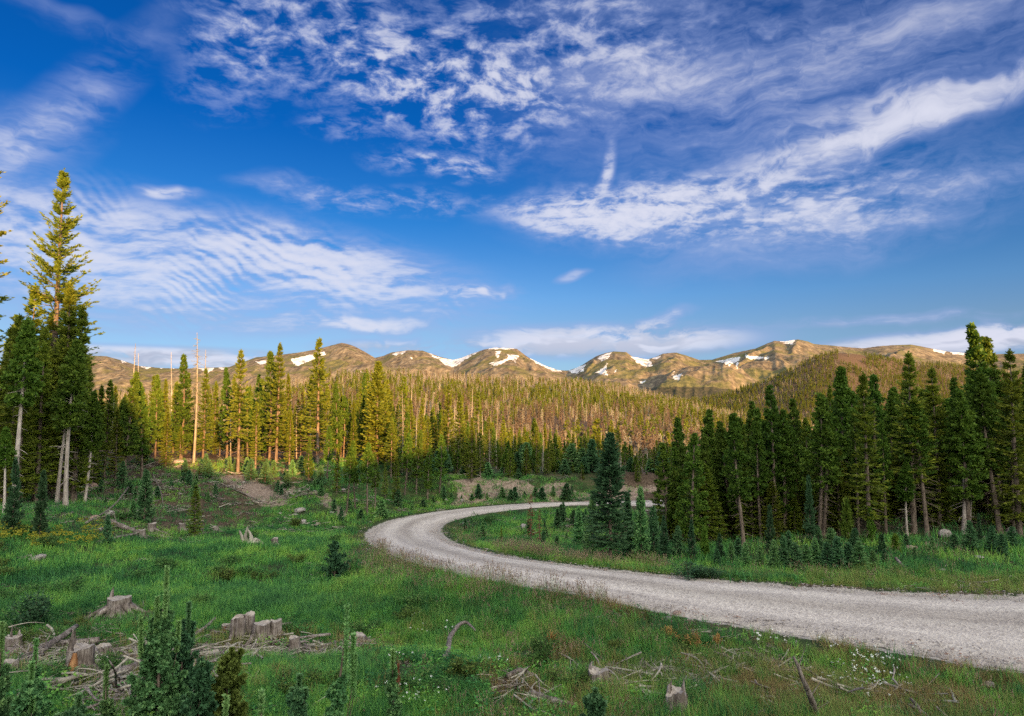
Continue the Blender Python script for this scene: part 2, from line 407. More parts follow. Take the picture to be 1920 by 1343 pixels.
# ------------------------------------------------------------ ground sheet
rows = np.concatenate([np.arange(-260, -10, 9.0), np.arange(-10, 8, 1.0), np.arange(8, 34, .22), np.arange(34, 70, .4)])
r_ = list(rows); s_ = .45
while r_[-1] < 2600:
    s_ = min(s_*1.045, 24); r_.append(r_[-1]+s_)
rows = np.array(r_)
nc = 420; tt = np.linspace(-1, 1, nc); tt = np.sign(tt)*(.75*np.abs(tt)+.25*np.abs(tt)**2)
Wd = 40 + 1.15*np.maximum(rows, 0) + np.maximum(-rows, 0)*1.2 + 120*ss(10, -60, rows)
GX = tt[None, :]*Wd[:, None]; GY = np.repeat(rows[:, None], nc, 1)
GZ = ground(GX, GY)
rd = road_dist(GX.ravel(), GY.ravel())
gx, gy = GX.ravel(), GY.ravel()
def capsule(x, y, a, b, w):
    ax, ay = at(*a)[:2]; bx, by = at(*b)[:2]; dx, dy = bx-ax, by-ay; t = np.clip(((x-ax)*dx+(y-ay)*dy)/(dx*dx+dy*dy), 0, 1)
    return np.exp(-((np.hypot(x-ax-t*dx, y-ay-t*dy))/w)**2)
def soil_slope(x, y): return 1.1*capsule(x, y, (438, 895), (512, 942), 1.15) + .7*capsule(x, y, (600, 925), (640, 965), .7) + .9*capsule(x, y, (318, 866), (350, 863), 1.3) + .5*capsule(x, y, (530, 905), (560, 925), .9)
mound = soil_slope(gx, gy)
cut = ss(56, 58, gy-.12*gx)*ss(61.5, 60.2, gy-.12*gx)*ss(-12, -8, gx)*ss(24, 6, gx)*(.15+.8*ss(.35, .65, .5+fbm(gx/2.5, gy/2.5, 3, 88)))
DEB = [((20, 1230), (330, 1240), 1.5, 1.0), ((400, 1212), (600, 1225), .8, 1.0), ((200, 1285), (350, 1300), .8, .9), ((950, 1285), (1080, 1300), .4, .75), ((1190, 1272), (1430, 1262), .75, 1.0), ((1480, 1255), (1560, 1240), .35, .7),
       ((1540, 1300), (1720, 1318), .6, 1.0), ((1250, 1165), (1400, 1190), .5, .6), ((1430, 1320), (1520, 1335), .4, .8), ((640, 1200), (750, 1185), .5, .7), ((170, 1155), (250, 1160), .6, .8), ((1500, 1118), (1915, 1105), 1.3, .65), ((1180, 1168), (1260, 1152), .35, .6)]
def debris(x, y):
    t = np.zeros(np.shape(x))
    for a, b, w, s in DEB: t = np.maximum(t, s*capsule(x, y, a, b, w*1.55))
    return np.clip(t*1.25*(.6+.8*(.5+fbm(np.asarray(x)/1.1, np.asarray(y)/1.1, 3, 144)))-.1, 0, 1)
fore = debris(gx, gy)
rverge = ss(4.2, 5.6, rd)*ss(14, 8, rd)*ss(12, 18, gx)*ss(30, 24, gy)*.8
soil = np.clip(mound+cut, 0, 1)
wood = ss(34, 46, gy)*.28 + ss(58, 64, gy)*.15 + ss(-15, -20, gx)*ss(28, 34, gy)*.4 + ss(27.5, 31, gy)*ss(7, 12, gx)*.5
litter = np.clip(wood+fore*.9+rverge*.5, 0, 1)
verge = np.clip(ss(.7, -.2, rd)*ss(60, 40, gy)+ss(.3, -.2, rd)*ss(40, 60, gy), 0, 1)
gnd = mesh_obj("ground", np.stack([gx, gy, GZ.ravel()], 1), grid_faces(len(rows), nc), M_GROUND,
    attrs={'soil': ('POINT', 'FLOAT', soil), 'litter': ('POINT', 'FLOAT', litter), 'verge': ('POINT', 'FLOAT', verge)}, smooth=True)
tag(gnd, "grassy clearing, wooded valley floor and forested hillsides", kind='structure')

# ------------------------------------------------------------ road sheet
nl = 17; lane = np.linspace(0, 1, nl)
RX = edge[:, 0:1]*(1-lane)+edge[:, 2:3]*lane; RY = edge[:, 1:2]*(1-lane)+edge[:, 3:4]*lane
ragg = (fbm(RX*1.1, RY*1.1, 3, 61))*.35
w_ = (np.abs(lane-.5)*2)**4
dirx = (edge[:, 2:3]-edge[:, 0:1]); diry = (edge[:, 3:4]-edge[:, 1:2]); L = np.hypot(dirx, diry)
RX = RX + dirx/L*ragg*w_*np.sign(lane-.5); RY = RY + diry/L*ragg*w_*np.sign(lane-.5)
RZ = road_flat(RY) + .10*(1-(np.abs(lane-.5)*2)**2) - .012*np.exp(-((np.abs(lane-.5)-.22)/.05)**2) + .012*fbm(RX/.8, RY/.8, 3, 4) - .05*w_
al = np.concatenate([[0], np.cumsum(np.hypot(*np.diff(cen, axis=0).T))])
road = mesh_obj("road", np.stack([RX, RY, RZ], -1).reshape(-1, 3), grid_faces(*RX.shape), M_ROAD,
    attrs={'lane': ('POINT', 'FLOAT', np.repeat(lane[None, :], len(cen), 0).ravel()), 'along': ('POINT', 'FLOAT', np.repeat(al[:, None], nl, 1).ravel())}, smooth=True)
tag(road, "pale grey gravel road curving through the clearing", kind='structure')

# ------------------------------------------------------------ mountains
SKYLINE = table([(-900,700),(-200,690),(60,682),(130,675),(170,667),(200,668),(230,676),(260,686),(300,690),(340,691),(380,690),(430,688),(480,670),(510,667),(560,661),(593,655),(620,648),(641,642.6),(659,647),(674,654),(690,663),(703,671),(720,667),(733,661),(766,656.6),(793,657.5),(805,662),(825,669),(849,675),(865,671),(882,664),(909,655),(927,652),(953,652.5),(969,654),(990,670),(1020,685),(1046,694),(1064,695),(1080,690),(1094,683),(1106,675),(1118,668),(1135,662),(1151,659),(1174,660),(1186,669),(1213,674),(1228,670),(1243,663),(1267,661),(1288,667),(1311,675),(1335,674.5),(1374,662.5),(1395,658),(1416,653.6),(1436,645),(1452,639),(1470,640.5),(1484,638),(1497,636.5),(1514,640),(1526,645),(1559,648),(1600,652),(1619,653),(1648,649),(1678,647),(1708,646),(1726,649),(1753,655),(1782,660),(1809,662),(1869,664),(1920,663),(2000,659),(2200,668),(2800,690)])
SPURS = [  # nearer shoulders: profile, distance, width towards the viewer
 ([(1120,770),(1180,735),(1215,712),(1250,697),(1290,687),(1330,681),(1365,683),(1400,697),(1440,712),(1480,730),(1520,760)], 4300, 900),
 ([(440,745),(500,715),(560,698),(620,689),(680,682),(720,680),(760,690),(800,705),(840,730)], 4500, 1100),
 ([(780,760),(830,722),(880,704),(930,697),(975,690),(1010,698),(1050,712),(1100,740)], 4700, 1000),
 ([(1300,730),(1360,700),(1400,688),(1450,680),(1500,675),(1560,672),(1620,680),(1680,700)], 4900, 900),
 ([(60,740),(150,712),(230,700),(300,705),(370,712),(430,708),(480,705),(520,725)], 4400, 1200),
 ([(1090,760),(1110,722),(1135,700),(1160,688),(1185,694),(1215,704),(1250,730)], 4800, 700)]
NU = 1500; U = np.linspace(-1.15, 1.15, NU)
YD = np.concatenate([np.linspace(2300, 5200, 120), np.linspace(5230, 6700, 100), [7200, 8000]])
UU, YY = np.meshgrid(U, YD)
crest_y = 5900 + 350*fbm(U*5, U*0, 3, 12)
crest_slope = np.interp(U, *SKYLINE)
crest_z = EYE + crest_y*crest_slope
s = np.clip((YY-2300)/(crest_y-2300), 0, 1.6)
face = -60 + (crest_z+60)*(np.minimum(s, 1)**1.25)
face = np.where(s > 1, crest_z - (YY-crest_y)*.45, face)
XW = UU*YY
MZ = face
for prof, yd, wd in SPURS:
    pu, psl = table(prof)
    c = EYE + yd*np.interp(UU, pu, psl, left=-.2, right=-.2)
    axis = yd + 260*fbm(UU*9, UU*0, 2, int(yd))
    t = (YY-axis)/wd
    h = c - np.where(t < 0, t*t*220 + np.abs(t)*120, t*t*420+np.abs(t)*160)
    k = 26.0; MZ = np.where(h-MZ > 60, h, np.where(h-MZ < -60, MZ, np.maximum(h, MZ) + 12*np.maximum(0, 1-np.abs(h-MZ)/60)))
env = 4*np.clip(s, 0, 1)*(1-np.clip(s, 0, 1))
def tri(px, py, y): dx, dy, dz = ray_dir(px, py); return np.array([dx/dy*y, y, EYE+dz/dy*y])
for pts, k in [([(1335,676,5500),(1352,688,4900),(1318,733,3700)], .62), ([(1267,663,5700),(1240,692,5000),(1215,722,4200)], .6), ([(641,645,5700),(676,668,5200),(770,706,4300)], .55), ([(927,655,5700),(900,688,5000),(868,712,4200)], .6),
              ([(969,656,5700),(1000,690,5000),(1030,712,4400)], .6), ([(1497,639,5800),(1470,672,5100),(1400,712,4200)], .55), ([(1436,647,5700),(1390,676,5200),(1370,704,4400)], .6), ([(1151,661,5700),(1165,685,5100),(1190,712,4400)], .7),
              ([(1116,671,5600),(1098,694,5100)], .7), ([(766,659,5700),(790,685,5100),(815,706,4500)], .55), ([(200,670,5700),(250,700,4900),(330,725,4000)], .5), ([(560,664,5700),(520,695,4900),(480,722,4000)], .5), ([(1708,648,5700),(1660,668,5100)], .5), ([(410,692,5600),(380,712,4700)], .5), ([(60,684,5700),(110,705,4700)], .5)]:
    W = catmull(np.array([tri(*p) for p in pts]), 8); best = np.full(MZ.shape, -1e4); jit = 38*fbm(XW/190, YY/190, 3, 19)
    for a, b in zip(W[:-1], W[1:]):
        d = b-a; t = np.clip(((XW-a[0])*d[0]+(YY-a[1])*d[1])/(d[0]**2+d[1]**2), 0, 1)
        best = np.maximum(best, a[2]+t*d[2]-k*np.hypot(XW-a[0]-t*d[0]+jit, YY-a[1]-t*d[1]))
    MZ = np.where(YY < crest_y-40, np.maximum(MZ, best), MZ)
relief = (ridged(XW/700+YY/1100, YY/1900, 4, 31)-.55)*150 + (ridged(XW/200-YY/600, YY/700, 4, 37)-.5)*75
MZ = MZ + relief*env*.8 + 10*fbm(XW/130, YY/130, 4, 33)*np.clip(env+.15, 0, 1)*np.where(s > .97, .25, 1) - 12*env
# snow lying in hollows: polygons given as they are seen from the valley, laid on the slope they belong to
SNOW = [[(545.5,673),(608,659.5),(611,664),(593,671.5),(559,687),(548.5,682)],[(479,678),(501,674),(498,682),(486,684)],[(735,663),(762,657),(755.5,667),(749.5,663.4),(742,668)],
 [(801.6,661),(816.5,668),(837,673),(858,670),(899,655),(893,662.5),(870,676),(852,690),(837,686),(822.5,675)],[(915,681),(944,675),(955,668),(958,674),(940,684),(925,686)],[(931,659),(940,657),(936,670),(930,672)],[(951,664),(975,667),(966,680),(953,672)],
 [(905,655),(925,651),(968,652),(968,655),(925,655)],[(988,667),(1020,682),(1052,693),(1056,697),(1034,696),(1005,681)],[(1066,694),(1097,683),(1095,697),(1084,701),(1070,700)],[(1119,669),(1149,660),(1138.7,673),(1127,679)],
 [(1113,700),(1130,691),(1139,677),(1136,693),(1143,705),(1133,704),(1121,701)],[(1183,668),(1219,673.5),(1226,686),(1212,688),(1195,681)],[(1222,672),(1241,667),(1230,675)],[(1150.6,693),(1156,694),(1151,705)],[(1260,703),(1281,700),(1273,713),(1261,711)],[(1258,694),(1268,695),(1262,699)],
 [(1340,677.5),(1387,669),(1385,676),(1368,688),(1356,681)],[(1380,676),(1386,680),(1381,692),(1378,684)],[(1394,664),(1407,667),(1442,669),(1442,674),(1407,674),(1398,671)],[(1460,639),(1494,635),(1485,647),(1473,645)],[(1746,652),(1776,659),(1770,664),(1750,659)],[(1782,659),(1810,661),(1808,667),(1788,664)],
 [(225,673),(237,680),(228,681)],[(243,678),(261,684),(290,685.5),(275,693),(250,683)],[(292,687),(312,688),(300,692)],[(318,689),(335,690),(326,693)],[(370,690),(404,690),(391,699),(378,695)],[(408,689),(425,689),(414,694)],[(670,695),(682,695),(676,700)],[(962,690),(974,688),(967,693)],[(212,669),(221,670),(216,672)],[(1196,716),(1212,713),(1206,721)],[(768,668),(776,672),(770,674)],[(505,670),(514,668),(510,673)]]
tanel = (MZ-EYE)/YY
den = math.cos(PITCH)+tanel*math.sin(PITCH)
CY = (tanel*math.cos(PITCH)-math.sin(PITCH))/den; PY = 671.5-CY*F
PX = 960 + F*UU*(math.cos(PITCH)-CY*math.sin(PITCH))
jx = 3.5*fbm(PX/7, PY/4, 3, 71); jy = 2.2*fbm(PX/6, PY/4, 3, 72)
def inpoly(X, Y, P):
    r = np.zeros(X.shape, bool); n = len(P)
    for i in range(n):
        x1, y1 = P[i]; x2, y2 = P[(i+1) % n]
        if y1 == y2: continue
        r ^= ((y1 > Y) != (y2 > Y)) & (X < (x2-x1)*(Y-y1)/(y2-y1)+x1)
    return r
snow = np.zeros(MZ.shape)
for P in SNOW:
    p = np.array(P); mk = (PX > p[:, 0].min()-6) & (PX < p[:, 0].max()+6) & (PY > p[:, 1].min()-6) & (PY < p[:, 1].max()+6)
    snow[mk] = np.maximum(snow[mk], inpoly((PX+jx)[mk], (PY+jy*.7)[mk], P))
snow = np.where((s > 1.02), 0, snow)
treel = np.clip(ss(55, -5, MZ-(120+60*fbm(XW/700, YY/700, 3, 5))), 0, 1)
def m_mount(t, b):
    p = pos(t)
    n1 = t.noise(p, .0035, 7, .62); n2 = t.noise(p, .02, 6, .65); n3 = t.noise(t.mapping(p, scale=(1, .25, .6)), .03, 5, .6)
    rock = t.ramp(t.m('ADD', t.m('MULTIPLY', n2, .5), t.m('MULTIPLY', n3, .5)), [(.36, (.050, .040, .030)), (.5, (.155, .125, .083)), (.62, (.28, .23, .155))])
    tundra = t.ramp(n2, [(.3, (.055, .062, .022)), (.6, (.15, .14, .055))])
    nz = t.sep(t.n('ShaderNodeNewGeometry').outputs['Normal'])[2]
    c = t.mix(t.m('MULTIPLY', t.ss(n1, .47, .60), t.ss(nz, .6, .9)), rock, tundra)
    fr = t.m('ADD', t.attr('treeline'), t.m('SUBTRACT', t.m('MULTIPLY', n2, 1.0), .5))
    c = t.mix(t.ss(fr, .5, .62), c, t.ramp(t.noise(p, .05, 4, .7), [(.35, (.018, .026, .010)), (.6, (.07, .062, .04))]))
    c = t.mix(t.ss(t.m('ADD', t.attr('snow'), t.m('MULTIPLY', t.m('SUBTRACT', n2, .5), 1.9)), .82, .94), c, (.70, .70, .72))
    t.put(b.inputs['Base Color'], c); bump(t, b, t.m('ADD', n2, t.m('MULTIPLY', n3, .8)), 0.8, 13)
mts = mesh_obj("mountains", np.stack([XW, YY, MZ], -1).reshape(-1, 3), grid_faces(*XW.shape), material("mountain_rock", m_mount),
    attrs={'snow': ('POINT', 'FLOAT', snow.ravel()), 'treeline': ('POINT', 'FLOAT', treel.ravel())}, smooth=True)
tag(mts, "bare tan mountain range with snow patches on the skyline", kind='structure')

# ------------------------------------------------------------ foliage and bark materials
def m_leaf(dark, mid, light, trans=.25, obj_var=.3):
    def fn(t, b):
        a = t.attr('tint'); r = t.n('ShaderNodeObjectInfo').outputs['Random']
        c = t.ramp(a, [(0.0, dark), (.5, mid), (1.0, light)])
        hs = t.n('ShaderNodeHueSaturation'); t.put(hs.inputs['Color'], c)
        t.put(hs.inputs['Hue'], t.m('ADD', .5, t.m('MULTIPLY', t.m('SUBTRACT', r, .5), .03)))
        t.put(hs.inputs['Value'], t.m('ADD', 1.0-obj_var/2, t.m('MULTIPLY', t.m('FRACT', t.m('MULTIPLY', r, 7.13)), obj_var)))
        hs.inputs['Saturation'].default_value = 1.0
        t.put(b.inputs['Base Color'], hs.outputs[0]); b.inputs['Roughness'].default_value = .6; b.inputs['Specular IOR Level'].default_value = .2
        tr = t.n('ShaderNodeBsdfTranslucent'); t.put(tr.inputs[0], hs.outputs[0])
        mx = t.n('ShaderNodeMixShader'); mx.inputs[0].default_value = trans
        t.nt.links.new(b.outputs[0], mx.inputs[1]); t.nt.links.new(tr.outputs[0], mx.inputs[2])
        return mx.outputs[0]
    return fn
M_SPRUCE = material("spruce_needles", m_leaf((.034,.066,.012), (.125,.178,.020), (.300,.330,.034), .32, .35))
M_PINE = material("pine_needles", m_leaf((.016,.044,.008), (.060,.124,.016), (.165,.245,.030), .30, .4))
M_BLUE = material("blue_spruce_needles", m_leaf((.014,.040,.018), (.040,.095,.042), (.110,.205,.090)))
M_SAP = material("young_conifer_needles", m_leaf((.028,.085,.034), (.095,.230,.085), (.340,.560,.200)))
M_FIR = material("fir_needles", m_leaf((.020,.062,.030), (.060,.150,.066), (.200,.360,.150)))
M_YSAP = material("yellow_green_needles", m_leaf((.030,.055,.012), (.085,.130,.025), (.22,.30,.07)))
M_DEADN = material("dead_twigs", m_leaf((.11,.11,.085), (.29,.275,.205), (.50,.47,.37), .2, .6))
M_DIM_BROWN = material("dim_brown_dead_needles", m_leaf((.065,.048,.036), (.150,.115,.085), (.27,.215,.165), .15, .6))  # brown, darkened to stand in for weaker light on the upper hill
M_RUST = material("rust_needles", m_leaf((.09,.028,.014), (.22,.075,.04), (.36,.15,.08), .15))
M_SHRUB = material("shrub_leaves", m_leaf((.028,.075,.022), (.080,.180,.045), (.21,.34,.10), .35))
M_GOLD = material("golden_leaves", m_leaf((.20,.10,.03), (.42,.24,.07), (.60,.42,.16), .3))
def m_bark(dark, mid, light):
    def fn(t, b):
        p = objco(t); r = t.n('ShaderNodeObjectInfo').outputs['Random']
        n = t.noise(t.mapping(p, scale=(9, 9, 1.6)), 1.0, 5, .65); n2 = t.noise(p, .8, 3, .6)
        c = t.ramp(t.m('ADD', t.m('MULTIPLY', n, .7), t.m('MULTIPLY', n2, .3)), [(.34, dark), (.5, mid), (.66, light)])
        c = t.mix(1.0, c, t.ramp(r, [(0, (.75, .72, .70)), (1, (1.15, 1.12, 1.1))]), 'MULTIPLY')
        t.put(b.inputs['Base Color'], c); bump(t, b, n, .6, .03)
    return fn
M_BARK = material("conifer_bark", m_bark((.065,.045,.036), (.165,.125,.10), (.30,.24,.20)))
M_PALE = material("pale_bark", m_bark((.20,.16,.14), (.42,.36,.33), (.60,.54,.50)))
M_SNAG = material("weathered_snag_wood", m_bark((.15,.13,.11), (.34,.31,.265), (.54,.50,.44)))

def rot_basis(d):
    """perpendicular frames for unit vectors d (n,3)"""
    up = np.where(np.abs(d[:, 2:3]) > .95, np.array([[1., 0, 0]]), np.array([[0, 0, 1.]]))
    a = np.cross(d, up); a /= np.linalg.norm(a, axis=1, keepdims=True)+1e-9
    b = np.cross(a, d); return a, b
def kites(r, p, d, ln, wd, waist=.45):
    """leaf-like four-cornered blades at p along d"""
    n = len(p); a, b = rot_basis(d); th = r.uniform(0, 6.283, n)[:, None]
    s_ = (a*np.cos(th)+b*np.sin(th))*wd[:, None]
    m_ = p + d*ln[:, None]*waist
    v = np.stack([p, m_+s_, p+d*ln[:, None], m_-s_], 1).reshape(-1, 3)
    return v, np.arange(4*n).reshape(n, 4)
def prisms(p, q, r0, r1, k=3):
    """thin tapered sticks from p to q"""
    n = len(p); d = q-p; d = d/(np.linalg.norm(d, axis=1, keepdims=True)+1e-9); a, b = rot_basis(d)
    an = np.arange(k)*2*math.pi/k
    ring = a[:, None]*np.cos(an)[None, :, None] + b[:, None]*np.sin(an)[None, :, None]
    v = np.concatenate([p[:, None]+ring*r0[:, None, None], q[:, None]+ring*r1[:, None, None]], 1).reshape(-1, 3)
    base = np.arange(n)[:, None, None]*2*k
    i = np.arange(k)[None, :, None]; j = (i+1) % k
    f = np.concatenate([base+i, base+j, base+j+k, base+i+k], 2).reshape(-1, 4)
    return v, f
def tube(path, rad, k=8, wob=0, r=None, cap=True):
    path = np.asarray(path, float); rad = np.asarray(rad, float); n = len(path)
    t = np.gradient(path, axis=0); t /= np.linalg.norm(t, axis=1, keepdims=True)+1e-9
    a, b = rot_basis(t); an = np.arange(k)*2*math.pi/k
    R = rad[:, None]*np.ones((n, k))
    if wob and r is not None: R = R*(1+wob*r.normal(0, 1, (n, k)))
    v = path[:, None]+(a[:, None]*np.cos(an)[None, :, None]+b[:, None]*np.sin(an)[None, :, None])*R[..., None]
    v = v.reshape(-1, 3)
    i = np.arange(n-1)[:, None]*k+np.arange(k)[None, :]; j = np.arange(n-1)[:, None]*k+(np.arange(k)[None, :]+1) % k
    f = np.stack([i, j, j+k, i+k], -1).reshape(-1, 4)
    return v, f
def merge(parts):
    V = []; Fs = []; o = 0
    for v, f in parts:
        V.append(v); Fs.append(f+o); o += len(v)
    return np.concatenate(V), np.concatenate(Fs)

def branches(r, H, z0, z1, n, L, e_top, e_bot, curve):
    z = z0 + (z1-z0)*(np.sort(r.uniform(0, 1, n)))
    # loose whorls
    st = .045*H; z = np.where(r.uniform(0, 1, n) < .6, np.round(z/st)*st + r.normal(0, .06, n), z); z = np.clip(z, z0, z1*.995)
    t = (z-z0)/(z1-z0); az = r.uniform(0, 6.283, n)
    ln = L(t)*r.uniform(.62, 1.18, n)
    el = np.radians(e_bot+(e_top-e_bot)*t**1.3 + r.normal(0, 5, n))
    return z, t, az, ln, el
def bpoint(z, az, ln, el, s, curve):
    h = ln*s*np.cos(el); v = ln*s*np.sin(el) + curve*ln*s*s
    return np.stack([np.cos(az)*h, np.sin(az)*h, z+v], -1)

def conifer(seed, H=12.0, cb=.12, R=1.9, nb=230, sprays=9, leaf=.30, e_top=45, e_bot=-22, curve=.18, prof=.85, kind='spruce', mat=None, bark=None,
            trunk_r=None, dead_low=18, sparse=0.0, bend=.1, wide=.28):
    """returns (trunk verts/faces, crown verts/faces/tint)"""
    r = np.random.default_rng(seed); tr = trunk_r or .012*H+.03
    z0 = cb*H
    if kind == 'pine': L = lambda t: R*(np.clip(1-t, 0, 1)**.78*(.55+.45*ss(0, .28, t))+.06)
    else: L = lambda t: R*(np.clip(1-t, 0, 1)**prof*(.72+.28*ss(0, .12, t))+.025)
    z, t, az, ln, el = branches(r, H, z0, H*.985, nb, L, e_top, e_bot, curve)
    keep = r.uniform(0, 1, nb) > sparse*(.5+vnoise(z*1.1, az*1.5, seed))
    # whole sides missing here and there
    z, t, az, ln, el = (q[keep] for q in (z, t, az, ln, el))
    n = len(z)
    bx = bend*np.sin(z/H*2.3+seed)*H*.06; by = bend*np.cos(z/H*1.9+seed*2)*H*.05
    off = np.stack([bx, by, np.zeros(n)], -1)
    # sprays along each branch
    S = r.uniform(0, 1, (n, sprays))**.75*.93+.07 if kind == 'spruce' else r.uniform(0, 1, (n, sprays))**.45*.75+.25
    P = bpoint(z[:, None], az[:, None], ln[:, None], el[:, None], S, curve) + off[:, None]
    P2 = bpoint(z[:, None], az[:, None], ln[:, None], el[:, None], S+.05, curve) + off[:, None]
    D = P2-P; D /= np.linalg.norm(D, axis=-1, keepdims=True)+1e-9
    P = P.reshape(-1, 3); D = D.reshape(-1, 3); S = S.reshape(-1)
    T = np.repeat(t, sprays); LN = np.repeat(ln, sprays)
    side = np.cross(D, [0, 0, 1.]); side /= np.linalg.norm(side, axis=1, keepdims=True)+1e-9
    m_ = len(P)
    parts = []; tints = []
    reps = 3 if kind == 'spruce' else 4
    for k in range(reps):
        if kind == 'spruce':
            sgn = (-1, 1, 0)[k]; d = D*(.75 if sgn else 1.0)+side*sgn*r.uniform(.5, 1.0, m_)[:, None]+np.array([0, 0, 1.])*r.normal(-.10, .16, m_)[:, None]
            l_ = leaf*r.uniform(.6, 1.25, m_)*(1.15-.5*S)*(.75+.25*np.minimum(LN/R*2, 1)); w_ = l_*wide*.55
        else:
            d = D*.6 + r.normal(0, .75, (m_, 3)) + np.array([0, 0, .35])
            l_ = leaf*r.uniform(.6, 1.2, m_); w_ = l_*wide
        d /= np.linalg.norm(d, axis=1, keepdims=True)+1e-9
        q = P + r.normal(0, leaf*.10 if kind == 'spruce' else leaf*.22, (m_, 3))
        v, f = kites(r, q, d, l_, w_); parts.append((v, f))
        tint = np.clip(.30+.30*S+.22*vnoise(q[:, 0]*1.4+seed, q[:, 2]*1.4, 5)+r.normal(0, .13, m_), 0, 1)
        tints.append(tint)
    # leader shoot
    zt = np.linspace(H*.93, H*1.0, 10); q = np.stack([np.interp(zt, z, bx), np.interp(zt, z, by), zt], -1)
    q = np.repeat(q, 4, 0); d = r.normal(0, .5, (40, 3)); d[:, 2] = np.abs(d[:, 2])+.7; d /= np.linalg.norm(d, axis=1, keepdims=True)
    v, f = kites(r, q, d, np.full(40, leaf*.55), np.full(40, leaf*.12)); parts.append((v, f)); tints.append(r.uniform(.4, .8, 40))
    V, Fc = merge(parts); TI = np.concatenate(tints)
    # trunk, limbs and bare lower twigs
    zz = np.linspace(-.3, H*.97, 12)
    path = np.stack([bend*np.sin(zz/H*2.3+seed)*H*.06, bend*np.cos(zz/H*1.9+seed*2)*H*.05, zz], -1)
    rad = tr*np.clip(1-zz/H, .03, 1)**.8; rad[0] *= 1.35
    tp = [tube(path, rad, 7)]
    sel = r.uniform(0, 1, n) < .75
    a0 = bpoint(z, az, ln, el, np.zeros(n), curve)+off; a1 = bpoint(z, az, ln, el, np.full(n, .45), curve)+off; a2 = bpoint(z, az, ln, el, np.full(n, .9), curve)+off
    br = np.clip(ln*.014, .008, .06)
    tp.append(prisms(a0[sel], a1[sel], br[sel], br[sel]*.6)); tp.append(prisms(a1[sel], a2[sel], br[sel]*.6, br[sel]*.2))
    if dead_low:
        nz_ = dead_low; z_ = r.uniform(.08*H, max(z0*1.3, .2*H), nz_); az_ = r.uniform(0, 6.283, nz_); l_ = R*r.uniform(.35, .9, nz_); e_ = np.radians(r.normal(-14, 10, nz_))
        o_ = np.stack([np.interp(z_, zz, path[:, 0]), np.interp(z_, zz, path[:, 1]), np.zeros(nz_)], -1)
        b0 = bpoint(z_, az_, l_, e_, np.zeros(nz_), -.1)+o_; b1 = bpoint(z_, az_, l_, e_, np.full(nz_, .5), -.1)+o_; b2 = bpoint(z_, az_+r.normal(0, .15, nz_), l_, e_, np.ones(nz_), -.1)+o_
        w0 = np.full(nz_, .016+.001*H); tp.append(prisms(b0, b1, w0, w0*.7)); tp.append(prisms(b1, b2, w0*.7, w0*.3))
    return merge(tp), (V, Fc, TI)

def snag(seed, H=11.0, n=70, R=1.0, tr=None, top=1.0, fuzz=0):
    r = np.random.default_rng(seed); tr = tr or .010*H+.03
    zz = np.linspace(-.3, H, 10); path = np.stack([.02*H*np.sin(zz/H*2+seed), .015*H*np.cos(zz/H*3+seed), zz], -1)
    rad = tr*np.clip(1-zz/H, .08, 1)**.75
    T = tube(path, rad, 6)
    z = np.sort(r.uniform(.28*H, H*.97, n)); t = z/H; az = r.uniform(0, 6.283, n); ln = R*(1.1-t)**.6*r.uniform(.35, 1.1, n); el = np.radians(r.normal(-8+25*t, 14, n))
    o_ = np.stack([np.interp(z, zz, path[:, 0]), np.interp(z, zz, path[:, 1]), np.zeros(n)], -1)
    P = [bpoint(z, az, ln, el, np.full(n, s_), -.22)+o_ for s_ in (0, .5, 1)]
    w0 = np.full(n, .010+.0011*H)
    parts = [prisms(P[0], P[1], w0, w0*.65), prisms(P[1], P[2], w0*.65, w0*.3)]
    # secondary twigs
    for s_ in (.35, .6, .85):
        q = bpoint(z, az, ln, el, np.full(n, s_), -.22)+o_
        d = np.stack([np.cos(az+r.normal(0, .9, n)), np.sin(az+r.normal(0, .9, n)), r.normal(-.35, .3, n)], -1)
        parts.append(prisms(q, q+d*(ln*.32)[:, None], w0*.5, w0*.2))
    v, f = merge(parts)
    return T, (v, f, np.clip(r.normal(.5, .2, len(f)), 0, 1))

